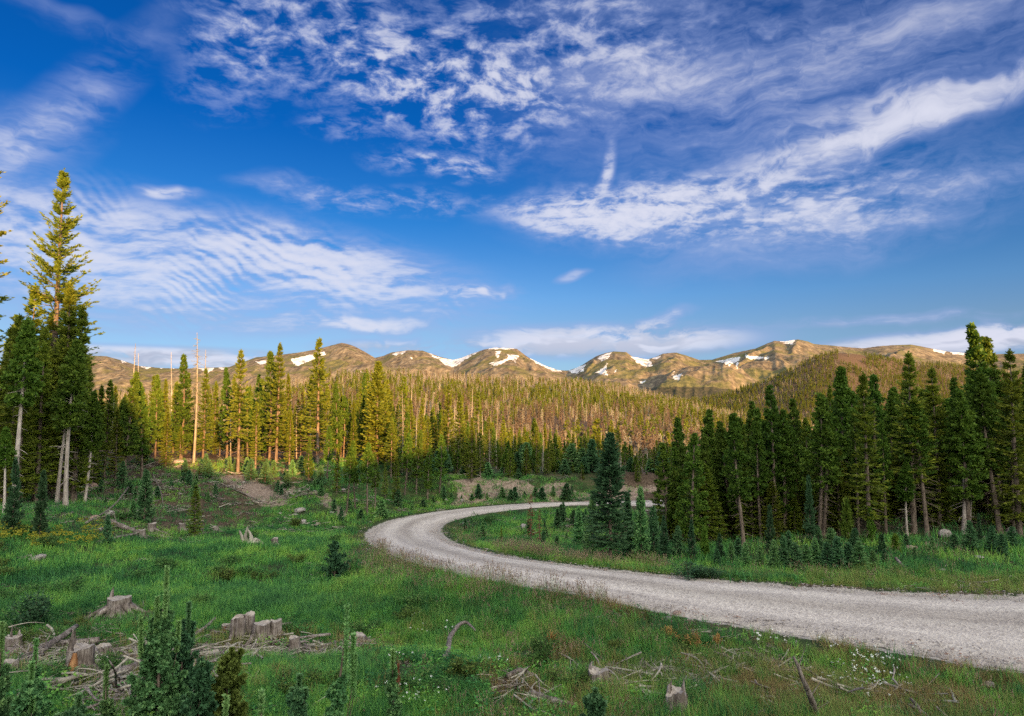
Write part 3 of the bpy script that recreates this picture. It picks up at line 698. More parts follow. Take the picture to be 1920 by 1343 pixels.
def tree_object(name, spec, mats, crown_name='crown'):
    (tv, tf), (cv, cf, ti) = spec
    root = empty(name, (0, 0, 0))
    mesh_obj('trunk', tv, tf, mats[0], root, smooth=False)
    mesh_obj(crown_name, cv, cf, mats[1], root, attrs={'tint': ('FACE', 'FLOAT', ti)})
    return root
def template(name, spec, mats):
    """one mesh with trunk and crown, for the far forest"""
    (tv, tf), (cv, cf, ti) = spec
    v, f = merge([(tv, tf), (cv, cf)])
    o = mesh_obj(name, v, f, mats, attrs={'tint': ('FACE', 'FLOAT', np.concatenate([np.full(len(tf), .5), ti]))},
                 fmat=np.concatenate([np.zeros(len(tf)), np.ones(len(cf))]))
    scene.collection.objects.unlink(o); return o
def scatter(name, P, rz, sc, templates, label, tilt=.03, idx=None, seed=0):
    """countless small things as one object: a cloud of points that carries copies of a few meshes"""
    r = np.random.default_rng(seed); n = len(P)
    col = bpy.data.collections.new(name+"_kinds")
    for t_ in templates: col.objects.link(t_)
    me = bpy.data.meshes.new(name); me.vertices.add(n); me.vertices.foreach_set('co', np.asarray(P, np.float32).ravel())
    def add(k, typ, val, key):
        a = me.attributes.new(k, typ, 'POINT'); a.data.foreach_set(key, val.ravel())
    rot = np.stack([r.normal(0, tilt, n), r.normal(0, tilt, n), rz], -1).astype(np.float32)
    add('rot', 'FLOAT_VECTOR', rot, 'vector'); add('scl', 'FLOAT_VECTOR', np.asarray(sc, np.float32), 'vector')
    add('idx', 'INT', (idx if idx is not None else r.integers(0, len(templates), n)).astype(np.int32), 'value')
    me.update()
    o = bpy.data.objects.new(name, me); scene.collection.objects.link(o)
    ng = bpy.data.node_groups.new(name, 'GeometryNodeTree')
    ng.interface.new_socket('Geometry', in_out='INPUT', socket_type='NodeSocketGeometry'); ng.interface.new_socket('Geometry', in_out='OUTPUT', socket_type='NodeSocketGeometry')
    N = ng.nodes; Lk = ng.links; gi = N.new('NodeGroupInput'); go = N.new('NodeGroupOutput')
    iop = N.new('GeometryNodeInstanceOnPoints'); ci = N.new('GeometryNodeCollectionInfo')
    ci.inputs['Collection'].default_value = col; ci.inputs['Separate Children'].default_value = True; ci.inputs['Reset Children'].default_value = True
    def na(k, typ):
        q = N.new('GeometryNodeInputNamedAttribute'); q.data_type = typ; q.inputs['Name'].default_value = k
        return next(s_ for s_ in q.outputs if s_.enabled and s_.name == 'Attribute')
    Lk.new(gi.outputs[0], iop.inputs['Points']); Lk.new(ci.outputs[0], iop.inputs['Instance']); iop.inputs['Pick Instance'].default_value = True
    Lk.new(na('idx', 'INT'), iop.inputs['Instance Index'])
    e2r = N.new('FunctionNodeEulerToRotation'); Lk.new(na('rot', 'FLOAT_VECTOR'), e2r.inputs[0]); Lk.new(e2r.outputs[0], iop.inputs['Rotation'])
    Lk.new(na('scl', 'FLOAT_VECTOR'), iop.inputs['Scale']); Lk.new(iop.outputs[0], go.inputs[0])
    md = o.modifiers.new('scatter', 'NODES'); md.node_group = ng
    tag(o, label, kind='stuff'); return o

# ------------------------------------------------------------ distant forest
def pxy(px, y): # x at forward distance y for a photo column near the horizon
    return (px-960)/F*y/math.cos(PITCH)
r = np.random.default_rng(11)
ft_live = [template('far_spruce', conifer(900+i, 12, .06, (1.3, 1.6, 1.15, 1.45)[i], 95, 4, .62, 40, -25, .1, .8, dead_low=0, wide=.42), [M_BARK, M_SPRUCE]) for i in range(4)]
ft_dead = [template('far_snag', snag(950+i, (11, 12, 10, 9)[i], 44, (1.1, .8, 1.3, .9)[i], tr=.12), [M_SNAG, M_DEADN]) for i in range(2)]
ft_dead += [template('far_dead_spruce', conifer(970+i, (11, 12, 10)[i], .12, (1.2, 1.0, 1.35)[i], 110, 4, .55, 30, -30, .1, .75, dead_low=0, wide=.16, sparse=.2), [M_SNAG, M_DEADN]) for i in range(3)]
nfd = len(ft_dead)
ft_dead += [template('far_dim_brown_spruce', conifer(980+i, (11, 12, 10, 11)[i], .10, (1.3, 1.1, 1.45, 1.2)[i], 110, 4, .55, 34, -28, .1, .78, dead_low=0, wide=.24, sparse=.15), [M_BARK, M_DIM_BROWN]) for i in range(4)]
def spots(n, y0, y1, px0, px1, pw=1.0):
    u = r.uniform(0, 1, n); y = (y0**(1+pw)+u*(y1**(1+pw)-y0**(1+pw)))**(1/(1+pw))
    x = r.uniform((px0-960)/F, (px1-960)/F, n)*y*1.01
    return x, y
FX, FY = [], []
# near valley, hill face, right-hand hill
for n, y0, y1, a, b in ((5200, 118, 330, 60, 1560), (21000, 320, 1080, 40, 1600), (21000, 1180, 1700, 1080, 2000), (3500, 1000, 1150, 1300, 2000)):
    x, y = spots(n, y0, y1, a, b); FX.append(x); FY.append(y)
x = np.concatenate(FX); y = np.concatenate(FY); z = ground(x, y)
u = x/y; pxc = 960+F*u
# share of dead trees: mostly dead in the pale valley belt, greener on the hill face, browner along its crest
dn = fbm(x/70, y/70, 3, 55)
dead_p = .30 + .50*ss(250, 150, y)*ss(1600, 900, pxc)*1.0 + .40*ss(560, 330, y) + .22 + .35*ss(760, 940, y)*ss(1150, 1050, y) + .40*ss(700, 500, pxc)*(y > 350) + .55*dn
dead_p = np.where(y > 1150, .16+.6*dn+.22*ss(1600, 1690, y), dead_p-.06)
dead = r.uniform(0, 1, len(x)) < np.clip(dead_p, .08, .93)
thin = r.uniform(0, 1, len(x)) < np.clip(.95 + .35*fbm(x/30, y/30, 2, 77), 0, 1)
h = r.uniform(.42, 1.18, len(x))*np.where(y > 1150, .85, 1.0)*(.8+.35*vnoise(x/60, y/60, 9))
bald = (np.abs(pxc-1600) < 26) & (y > 1560) & (fbm(x/60, y/60, 2, 2) > -.2)
ok = thin & ~bald & (z > -55)
def put(sel, temps, name, label, wf, idx=None):
    n = sel.sum(); hs_ = h[sel]
    sc = np.stack([hs_*wf*r.uniform(.85, 1.2, n)]*2+[hs_], -1)
    return scatter(name, np.stack([x[sel], y[sel], z[sel]-.2], -1), r.uniform(0, 6.283, n), sc, temps, label, seed=5, idx=idx)
put(ok & ~dead, ft_live, "distant_green_forest", "green spruces scattered over the forested hills below the mountains", 1.4)
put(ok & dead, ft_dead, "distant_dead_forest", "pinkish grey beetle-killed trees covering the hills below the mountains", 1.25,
    idx=np.where(r.uniform(0, 1, (ok & dead).sum()) < .12+.72*ss(480, 760, y[ok & dead]), nfd+r.integers(0, 4, (ok & dead).sum()), r.integers(0, nfd, (ok & dead).sum())))  # darker brown kind uphill: the dimmer light there is put into its colour

# ------------------------------------------------------------ trees one can tell apart
KINDS = {
 'spruce': [dict(seed=1, R=1.75, cb=.10), dict(seed=2, R=1.45, cb=.16, sparse=.2), dict(seed=3, R=2.0, cb=.22, sparse=.25), dict(seed=4, R=1.25, cb=.08), dict(seed=5, R=1.6, cb=.30, sparse=.3, dead_low=40), dict(seed=6, R=1.5, cb=.05)],
 'pine': [dict(seed=11, R=1.55, cb=.24, sparse=.4), dict(seed=12, R=1.3, cb=.38, dead_low=34, sparse=.4), dict(seed=13, R=1.8, cb=.30, sparse=.6), dict(seed=14, R=1.25, cb=.20, sparse=.4), dict(seed=15, R=1.5, cb=.46, dead_low=44, sparse=.45), dict(seed=16, R=1.6, cb=.12, sparse=.35), dict(seed=17, R=1.15, cb=.40, sparse=.6, dead_low=30), dict(seed=18, R=1.35, cb=.28, sparse=.5), dict(seed=19, R=1.7, cb=.34, sparse=.65, dead_low=26)],
 'pale': [dict(seed=21, R=1.1, cb=.55, sparse=.3, dead_low=20), dict(seed=22, R=1.3, cb=.48, dead_low=24)],
}
protos = {}
for k, L in KINDS.items():
    for i, kw in enumerate(L):
        kw = dict(kw); sd = kw.pop('seed')
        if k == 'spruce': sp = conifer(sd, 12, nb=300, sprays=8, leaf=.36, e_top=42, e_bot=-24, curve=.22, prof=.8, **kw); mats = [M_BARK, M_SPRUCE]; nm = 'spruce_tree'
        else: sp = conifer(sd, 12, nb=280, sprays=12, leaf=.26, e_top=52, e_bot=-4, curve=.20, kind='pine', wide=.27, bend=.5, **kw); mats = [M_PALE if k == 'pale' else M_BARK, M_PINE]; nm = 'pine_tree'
        protos[(k, i)] = [nm, sp, mats, None]
for i in range(5):
    protos[('snag', i)] = ['dead_tree', snag(40+i, 12, (110, 70, 140, 40, 90)[i], (1.0, .7, 1.2, .5, .9)[i]), [M_SNAG, M_DEADN], None]
for i in range(2):
    protos[('rusty', i)] = ['dead_tree', conifer(60+i, 12, .15, 1.4, 150, 6, .34, 40, -30, .1, .8, sparse=.4, dead_low=30), [M_BARK, M_RUST], None]
for i in range(3):  # low young conifers
    protos[('young', i)] = ['young_spruce', conifer(70+i, 12, .02, (3.4, 4.2, 2.8)[i], 150, 8, 1.15, 45, -4, .2, .75, dead_low=0, trunk_r=.2, wide=.30), [M_BARK, (M_SAP, M_FIR, M_FIR)[i]], None]
for i in range(2):
    protos[('blue', i)] = ['young_spruce', conifer(75+i, 12, .02, (2.6, 3.0)[i], 150, 8, 1.1, 50, 0, .25, .8, dead_low=0, trunk_r=.2, wide=.30), [M_BARK, M_BLUE], None]
for i in range(2):
    protos[('ypine', i)] = ['young_pine', conifer(80+i, 12, .12, (3.0, 2.4)[i], 90, 7, 1.5, 62, 15, .25, kind='pine', dead_low=4, trunk_r=.2, wide=.16), [M_BARK, M_PINE], None]
def place(kind, var, x, y, h, wf=1.0, label=None, cat='tree', group=None, rz=None, lean=(0, 0), z=None):
    key = (kind, var % sum(1 for q in protos if q[0] == kind)); P = protos[key]
    if P[3] is None:
        P[3] = tree_object(P[0], P[1], P[2], 'crown'); o = P[3]
    else: o = copy_tree(P[3])
    for k in ('label', 'category', 'group'):
        if k in o: del o[k]
    o.location = (x, y, (gz(x, y) if z is None else z)-.05)
    o.rotation_euler = (lean[0], lean[1], rr.uniform(0, 6.283) if rz is None else rz)
    o.scale = (h/12*wf, h/12*wf, h/12)
    return tag(o, label, cat, group)
rr = random.Random(5)
deep = []                                                   # the inner trees of the woods, too many to tell apart
def fill(kind, var, px, py, y, label, group, wf, inner):
    dx, dy, dz = ray_dir(px, py); x = dx/dy*y; g = gz(x, y); h = EYE+dz/dy*y-g
    if inner: deep.append((kind, var, x, y, g, max(h, 1.5), wf)); return
    return top(kind, var, px, py, y, label, wf=wf, group=group)
NUM = ['first', 'second', 'third', 'fourth', 'fifth', 'sixth', 'seventh', 'eighth', 'ninth']
def ordinals(objs, marks, noun):
    """label look-alikes by their order beside trees that have labels of their own"""
    cnt = {}
    for px, o in sorted(objs, key=lambda q: min(abs(q[0]-m_[0]) for m_ in marks)):
        m_ = min(marks, key=lambda q: abs(q[0]-px)); side = 'right' if px > m_[0] else 'left'; k = (m_[1], side); cnt[k] = cnt.get(k, 0)+1
        o['label'] = '%s %s %s of the %s' % (NUM[min(cnt[k], 9)-1], noun, side, m_[1])
def top(kind, var, px, py, y, label=None, wf=1.0, group=None, cat='tree', lean=(0, 0)):
    dx, dy, dz = ray_dir(px, py); x = dx/dy*y; g = gz(x, y); h = EYE+dz/dy*y-g
    return place(kind, var+(rr.randrange(9) if kind == 'pine' and h < 10 and rr.random() < .4 else 0), x, y, max(h, .4), wf*(1 if h > 7 else (7/max(h, 1))**.35), label, cat, group, lean=lean, z=g)
def base(kind, var, px, pyb, pyt, label=None, wf=1.0, group=None, cat='tree', lean=(0, 0)):
    x, y, g = at(px, pyb); dx, dy, dz = ray_dir(px, pyt); h = EYE+dz/dy*y-g
    return place(kind, var, x, y, max(h, .3), wf, label, cat, group, lean=lean, z=g)

# hero trees of their own
def hero(name, px, py, y, spec_fn, mats, label, group=None):
    dx, dy, dz = ray_dir(px, py); x = dx/dy*y; g = gz(x, y); h = EYE+dz/dy*y-g
    o = tree_object(name, spec_fn(h), mats); o.location = (x, y, g-.05); return tag(o, label, 'tree', group)
hero('spruce_tree', 120, 318, 47, lambda h: conifer(101, h, .36, 3.0, 520, 16, .38, 48, 4, .20, .70, sparse=.5, dead_low=90, trunk_r=.30, bend=.05), [M_BARK, M_SPRUCE],
     'tallest spruce on the left with a thick bare lower trunk and sunlit top')
hero('spruce_tree', -14, 255, 37, lambda h: conifer(102, h, .12, 1.9, 380, 12, .38, 42, -18, .22, .6, sparse=.55, dead_low=60, trunk_r=.26), [M_BARK, M_SPRUCE],
     'tall spruce cut by the left edge with dark drooping branches')
hero('spruce_tree', 600, 634, 60, lambda h: conifer(103, h, .12, 1.9, 380, 10, .36, 42, -20, .25, .85, sparse=.45, dead_low=20), [M_BARK, M_SPRUCE],
     'tallest golden spruce in the middle, pointing past the snowy mountain shoulder')
hero('spruce_tree', 710, 678, 60, lambda h: conifer(104, h, .06, 1.8, 400, 10, .36, 42, -20, .25, .7, sparse=.1, dead_low=20), [M_BARK, M_SPRUCE],
     'broad sunlit spruce right of the golden group, beside the brown hill')
hero('spruce_tree', 1143, 812, at(1143, 1058)[1], lambda h: conifer(105, h, .17, .98, 420, 12, .23, 40, -16, .25, .72, sparse=.35, dead_low=12, trunk_r=.075), [M_BARK, M_BLUE],
     'dark blue-green spruce standing alone beside the gravel road bend')
LT = 'trees of the dark left-hand wood'; ldark = []
for k, v, px, py, y, lb in [
 ('spruce', 3, 133, 528, 43, 'narrow dark spruce just right of the tallest left spruce'), ('spruce', 1, 64, 533, 46, 'narrow spruce left of the tallest spruce trunk'),
 ('spruce', 3, 158, 572, 43, 'pointed dark spruce at the right end of the left wood, against the sky'), ('spruce', 5, 36, 590, 41, 'small pointed spruce between the edge spruce and the tallest one'),
 ('spruce', 4, 100, 585, 53, None), ('spruce', 0, 20, 640, 46, None), ('spruce', 1, 85, 640, 41, None), ('spruce', 2, 112, 600, 50, None), ('spruce', 5, 165, 668, 50, None), ('spruce', 0, 50, 700, 40, None),
 ('spruce', 2, 142, 650, 46, None), ('spruce', 3, 5, 690, 42, None), ('pale', 0, 52, 600, 37, 'thin pale leaning trunk under the left wood, nearest the left meadow'), ('pale', 1, 148, 640, 39, 'white-barked slender trunk at the right end of the left wood'),
 ('pale', 0, 127, 690, 41, 'shorter whitish trunk left of the white-barked one'), ('pale', 1, 170, 735, 43, 'thin grey trunk last before the shaded gap'), ('pale', 0, 14, 800, 34, 'crooked pale sapling trunk at the far left edge')]:
    o = top(k, v, px, py, y, lb or 'dark spruce crowded inside the left-hand wood', group=None if lb else LT)
    if not lb: ldark.append((px, o))
ordinals(ldark, [(36, 'small pointed spruce beside the edge spruce'), (88, 'thick bare trunk of the tallest spruce'), (133, 'narrow spruce just right of the tallest')], 'dark spruce')
for i in range(34):
    y = rr.uniform(42, 66); px = rr.uniform(-220, 172)
    fill(rr.choice(['spruce', 'spruce', 'pine']), rr.randrange(7), px, rr.uniform(590, 740), y, 'dark spruce crowded inside the left-hand wood', LT, 1, y > 45)
for k, v, px, py, y, lb in [
 ('spruce', 3, 190, 722, 53, 'shaded narrow spruce first right of the left wood'), ('spruce', 4, 206, 712, 55, 'taller of the two shaded pointed spruces right of the left wood'), ('pine', 4, 234, 745, 54, 'shaded pine with bare trunk before the golden slope'),
 ('pine', 2, 251, 698, 52, 'dark open-crowned pine in front of the golden slope'), ('pine', 0, 266, 716, 55, 'dark pine close right of the open-crowned one'), ('spruce', 5, 180, 765, 50, 'low dark spruce at the edge of the left wood'),
 ('spruce', 1, 222, 765, 51, 'small shaded spruce between bare trunks left of the golden trees'), ('pine', 1, 281, 765, 60, 'shaded small pine under the golden pines')]:
    top(k, v, px, py, y, lb)
GT = 'golden lit conifers on the left bank'; glive = []; gdead = []
for k, v, px, py, y, lb in [
 ('pine', 0, 297, 703, 62, 'golden pine at the left end of the sunlit row'), ('spruce', 3, 312, 710, 64, None), ('spruce', 0, 331, 716, 66, None), ('pine', 6, 344, 665, 62, 'taller golden pine left of the tall dead trunk'),
 ('spruce', 1, 354, 700, 66, None), ('snag', 2, 369, 623, 60, 'tallest dead tree, bare and leaning, above the golden pines'), ('snag', 1, 250, 643, 75, 'thin grey dead top against the cloud, left of the golden pines'),
 ('snag', 3, 263, 662, 80, None), ('snag', 3, 324, 660, 85, 'faint dead spire between the golden pine and the mountain'), ('snag', 0, 389, 655, 80, 'small bare dead tree right of the tallest dead one'),
 ('spruce', 0, 386, 690, 62, 'golden spruce right of the tallest dead tree'), ('spruce', 3, 405, 714, 66, None), ('pine', 3, 425, 690, 62, 'rounded golden pine before the reddish trunk'), ('spruce', 5, 440, 706, 68, None),
 ('spruce', 4, 453, 656, 57, 'tall sunlit spruce with a long reddish bare trunk and dead lower limbs'), ('spruce', 1, 470, 722, 62, None), ('pine', 6, 484, 702, 64, None), ('spruce', 5, 494, 740, 66, None),
 ('pine', 6, 507, 660, 61, 'left one of the twin tall golden conifers'), ('spruce', 1, 525, 643, 60, 'right one of the twin tall golden conifers'), ('spruce', 3, 541, 700, 68, None), ('rusty', 0, 566, 735, 66, 'rust-coloured dying spruce left of the tallest golden spruce'),
 ('spruce', 0, 583, 705, 66, 'dark-sided spruce leaning on the tallest golden spruce'), ('spruce', 2, 613, 720, 66, None), ('pine', 0, 630, 720, 60, 'golden pine right of the tallest golden spruce'), ('pine', 2, 644, 742, 62, None),
 ('spruce', 3, 663, 750, 62, 'short dark-topped spruce between golden pines'), ('spruce', 5, 650, 745, 70, None), ('spruce', 0, 678, 755, 66, None), ('spruce', 1, 692, 725, 64, None), ('snag', 3, 643, 705, 72, 'bright bare trunk behind the golden pines'),
 ('spruce', 5, 724, 742, 62, None), ('spruce', 4, 737, 760, 68, None), ('snag', 1, 769, 712, 70, 'bright slender dead trunk rising before the brown hill'), ('snag', 2, 750, 755, 66, None), ('spruce', 1, 752, 722, 76, None),
 ('spruce', 2, 790, 765, 68, None), ('spruce', 4, 803, 780, 64, None), ('spruce', 2, 815, 782, 70, None), ('snag', 0, 822, 760, 74, None), ('spruce', 0, 841, 720, 66, 'tall sunlit spruce above the road bend against the brown hill'),
 ('spruce', 3, 866, 742, 78, 'narrow sunlit spruce right of the one above the road bend'), ('snag', 1, 855, 745, 84, None), ('pine', 3, 885, 792, 70, None), ('snag', 2, 905, 770, 84, None), ('spruce', 5, 875, 760, 80, None)]:
    g = None if lb else ('dead trees on the left bank' if k == 'snag' else GT)
    o = top(k, v, px, py, y, lb or ('bare dead tree among the golden conifers' if k == 'snag' else 'golden conifer in the crowded sunlit row on the left bank'), group=g, wf=.92)
    if not lb: (gdead if k == 'snag' else glive).append((px, o))
GM = [(344, 'golden pine beside the tall dead trunk'), (386, 'spruce right of the tallest dead tree'), (453, 'spruce with the long reddish trunk'), (507, 'left golden twin conifer'), (600, 'tallest golden spruce'), (710, 'broad sunlit spruce'), (769, 'bright slender dead trunk'), (841, 'sunlit spruce above the road bend')]
ordinals(glive, GM, 'golden conifer'); ordinals(gdead, GM, 'bare dead tree')
for i in range(230):
    y = rr.uniform(58, 98); px = rr.uniform(165, 905)
    k = rr.choice(['spruce', 'spruce', 'spruce', 'pine', 'snag', 'spruce'])
    fill('spruce' if k == 'pine' and rr.random() < .6 else k, rr.choice([0, 1, 3, 5, 2]), px, rr.gauss(756, 24)+max(0, (px-700)*.16), y, 'bare dead tree among the golden conifers' if k == 'snag' else 'golden conifer in the crowded sunlit row on the left bank', 'dead trees on the left bank' if k == 'snag' else GT, .95, y > 73)
# valley stand beyond the road
VT = 'pines of the valley stand beyond the road'; VD = 'dead trees of the valley stand'
for i in range(290):
    y = rr.uniform(65, 124); px = rr.uniform(730, 1330) if i % 3 else rr.uniform(850, 1260)
    x = pxy(px, y)
    if road_dist(x, y)[0] < 2.5: continue
    py = 800+max(0, px-850)*.13+rr.gauss(0, 15)+(14 if y < 72 else 0)
    k = rr.choice(['pine', 'pine', 'spruce', 'spruce', 'spruce', 'snag']) if y < 90 else rr.choice(['pine', 'spruce', 'spruce', 'snag'])
    fill(k, rr.randrange(7), px, py-(18 if k == 'snag' else 0), y, 'bare dead trunk in the valley stand behind the road' if k == 'snag' else 'half shaded conifer in the valley stand behind the road', VD if k == 'snag' else VT, .9, y > 84)
BT = 'small conifers along the top of the cut bank'
for i in range(170):
    px = rr.uniform(700, 1300); y = rr.uniform(60.8, 66)+(px-960)/F*7; x = pxy(px, y)
    if road_dist(x, y)[0] < 3: continue
    top(rr.choice(['spruce', 'pine', 'young', 'young', 'spruce']), rr.choice([0, 3, 5, 5]), px, rr.uniform(822, 880) if rr.random() < .6 else rr.uniform(870, 905), y, 'small shaded conifer crowding the top of the bank beyond the road', group=BT, wf=1.0)
# slender shaded pines before the bank
for k, v, px, pyb, pyt, lb in [
 ('pine', 4, 651, 962, 838, 'slim shaded pine leftmost of the group above the road bend'), ('pine', 1, 664, 952, 826, 'slim shaded pine second in the group above the road bend'), ('pine', 4, 690, 968, 830, 'slim shaded pine with pale trunk nearest the road bend'),
 ('pine', 6, 700, 955, 848, 'short slim pine right of the pale trunk by the bend'), ('spruce', 3, 631, 925, 838, 'small shaded spruce at the foot of the golden pines'), ('pine', 4, 760, 930, 812, 'shaded pine with a long bare trunk above the far road'),
 ('pine', 0, 785, 925, 806, None), ('pine', 3, 805, 935, 835, None), ('spruce', 5, 742, 940, 850, None), ('spruce', 1, 722, 935, 868, None), ('pine', 5, 580, 905, 822, None), ('pine', 2, 824, 930, 815, None), ('pine', 1, 612, 900, 800, None)]:
    base(k, v, px, pyb, pyt, lb or 'shaded small conifer on the bank above the far road', group=None if lb else 'shaded conifers on the bank above the far road')
# right-hand stand
RT = 'pines of the dark right-hand stand'
sil = [(1248,830),(1270,783),(1297,812),(1325,768),(1355,790),(1383,775),(1412,752),(1440,722),(1465,768),(1492,748),(1530,738),(1567,688),(1592,735),(1617,697),(1643,702),(1668,735),(1700,660),(1722,730),(1745,688),(1766,748),(1785,708),(1802,735),(1826,608),(1858,632),(1893,655),(1915,680),(1950,640),(2000,650),(2060,640),(2200,650)]
RL = {1270: 'pine at the left front corner of the dark right-hand stand', 1325: 'flat-topped dark pine near the left end of the right-hand stand', 1440: 'broad dark pine a quarter along the right-hand stand', 1567: 'tall pine topping the left half of the right-hand stand',
      1617: 'pointed pine left of the paired tops in the right-hand stand', 1643: 'pointed pine right beside its twin in the right-hand stand', 1700: 'spire-topped spruce standing high in the middle of the right-hand stand', 1745: 'dark pointed tree right of the spire-topped spruce',
      1826: 'tallest shaggy tree of the right-hand stand', 1858: 'narrow top right behind the tallest shaggy tree', 1893: 'pointed tree near the right edge of the dark stand', 1383: 'narrow double-topped pine in the right-hand stand', 1785: 'rounded pine left of the tallest shaggy tree'}
rlive = []
for i, (px, py) in enumerate(sil):
    k = 'spruce' if px in (1700, 1745, 1893, 1617, 1268) else 'pine'
    o = top(k, (0, 3, 5, 2, 0, 5, 6)[i % 7] if k == 'pine' else i, px, py, 33+4*math.sin(i*2.3), RL.get(px, 'dark pine in the crowded right-hand stand'), group=None if px in RL else RT, wf=1.05)
    if px not in RL: rlive.append((px, o))
ordinals([q for q in rlive if q[0] < 1930], [(1270, 'pine at the stand corner'), (1325, 'flat-topped dark pine'), (1440, 'broad dark pine'), (1567, 'tall pine topping the left half'), (1700, 'spire-topped spruce'), (1785, 'rounded pine'), (1893, 'pointed tree near the right edge')], 'dark pine')
SX = np.array([q[0] for q in sil]); SY = np.array([q[1] for q in sil])
for i in range(340):
    y = rr.uniform(32, 54); px = rr.uniform(1262, 2150); x = pxy(px, y)
    if road_dist(x, y)[0] < 2.5: continue
    py = float(np.interp(px, SX, SY))+rr.uniform(16, 110)
    fill(rr.choice(['pine', 'pine', 'pine', 'spruce']), rr.randrange(7), px, max(py, 715), y, 'dark pine in the crowded right-hand stand', RT, rr.uniform(.8, 1.15), y > 38 or px > 1960)
for i in range(300):
    y = rr.uniform(30.5, 47); px = rr.uniform(1255, 2150); x = pxy(px, y)
    if road_dist(x, y)[0] < 2.5: continue
    h_ = rr.uniform(1.2, 3.6); deep.append(('spruce', rr.choice([0, 3, 5]), x, y, gz(x, y), h_, 1.5))
for k, v, px, pyb, pyt, wf, lb in [
 ('pine', 1, 1430, 1012, 790, 1.0, 'front pine with a reddish bare trunk near the left of the right-hand stand'), ('pine', 4, 1365, 1005, 812, 1.0, 'front pine with thin trunk behind the bluish saplings'), ('pine', 4, 1548, 1010, 780, 1.15, 'front pine with bare brown trunk and spreading dead limbs'),
 ('pine', 6, 1608, 1002, 770, .8, 'thin straight trunk in the middle of the dark stand'), ('pine', 4, 1732, 1004, 750, 1.2, 'front pine with twisting brown trunk under the spire-topped spruce'), ('pale', 1, 1706, 1005, 865, 1.3, 'small pale-trunked pine before the dark stand'),
 ('pale', 1, 1803, 1000, 730, 1.2, 'tall pale-trunked pine left of the tallest shaggy tree'), ('pine', 1, 1868, 998, 700, 1.15, 'thick pale trunk under the tallest trees by the right edge'), ('pine', 4, 1905, 995, 760, 1.0, 'bare trunk beside the right edge of the stand'),
 ('pine', 6, 1660, 1000, 790, .9, 'thin dark trunk right of the middle of the stand'), ('pine', 4, 1478, 1005, 800, .9, 'thin bare trunk between the two front pines'), ('pine', 1, 1310, 1010, 850, .9, 'low-crowned pine at the left of the dark stand')]:
    base(k, v, px, pyb, pyt, lb, wf=wf)
base('pale', 0, 1812, 1000, 872, 'small pine leaning right before the dark stand', wf=1.2, lean=(0, .2))
for px, pyb, pyt, lb, k, wf in [
 (1085, 1030, 950, 'low spruce left of the lone roadside spruce', 'young', .7), (1112, 1045, 930, 'dense young spruce touching the lone roadside spruce on its left', 'young', .6), (1178, 1050, 925, 'dense young spruce right of the lone roadside spruce', 'young', .55),
 (1203, 1050, 915, 'taller young spruce second right of the lone roadside spruce', 'young', .5), (1226, 1045, 950, 'young spruce third right of the lone roadside spruce', 'young', .6), (1246, 1052, 968, 'narrow bluish young spruce before the dark stand corner', 'blue', .6),
 (1272, 1048, 985, 'squat young spruce before the dark stand corner', 'young', .8), (1298, 1052, 975, 'pale-tipped young spruce with a pointed leader', 'blue', .6), (1322, 1048, 990, 'yellowish young pine beside the pointed bluish one', 'ypine', .6),
 (1446, 1046, 948, 'silvery young spruce before the dark stand', 'blue', .55), (1520, 1018, 893, 'tallest silvery young spruce before the dark stand', 'blue', .45), (1350, 1052, 1000, 'small blue sapling left of the silvery young spruce', 'blue', .9),
 (1590, 1020, 940, 'bright green young pine before the dark trunks', 'ypine', .6), (1634, 1020, 955, 'slender bright young pine right of the other one', 'ypine', .5), (1652, 1030, 1000, 'small candle-topped pine sapling', 'ypine', .7),
 (1680, 1040, 1002, 'low pine sapling left of the pinkish boulder', 'ypine', .9), (1820, 1030, 975, 'bright young pine above the pale boulders on the right', 'young', .9), (1862, 1032, 985, 'dense young pine at the right by the boulders', 'young', 1.0), (1838, 1018, 962, 'thin leader of a young spruce behind the bright young pine', 'blue', .5)]:
    base(k, rr.randrange(3), px, pyb, pyt, lb, wf=wf, cat='sapling')
SG = 'young conifers along the right verge'
for px, pyb, h in [(1345,1062,34),(1372,1060,44),(1398,1066,50),(1425,1068,46),(1452,1072,60),(1470,1070,66),(1492,1074,58),(1512,1070,50),(1530,1068,60),(1552,1070,54),(1572,1072,66),(1592,1066,50),(1612,1070,56),(1638,1066,36),(1385,1048,40),(1560,1050,60),(1480,1045,50),(1535,1040,55),(1605,1045,55),(1660,1058,30),(1716,1052,28),(1750,1040,34),(1655,1040,40),(1700,1030,30),(1790,1035,36),(1880,1040,40),(1900,1030,44)]:
    base('young', rr.randrange(3), px, pyb, pyb-h, 'bushy knee-high young conifer on the verge before the dark stand', wf=rr.uniform(.9, 1.25), group=SG, cat='sapling')
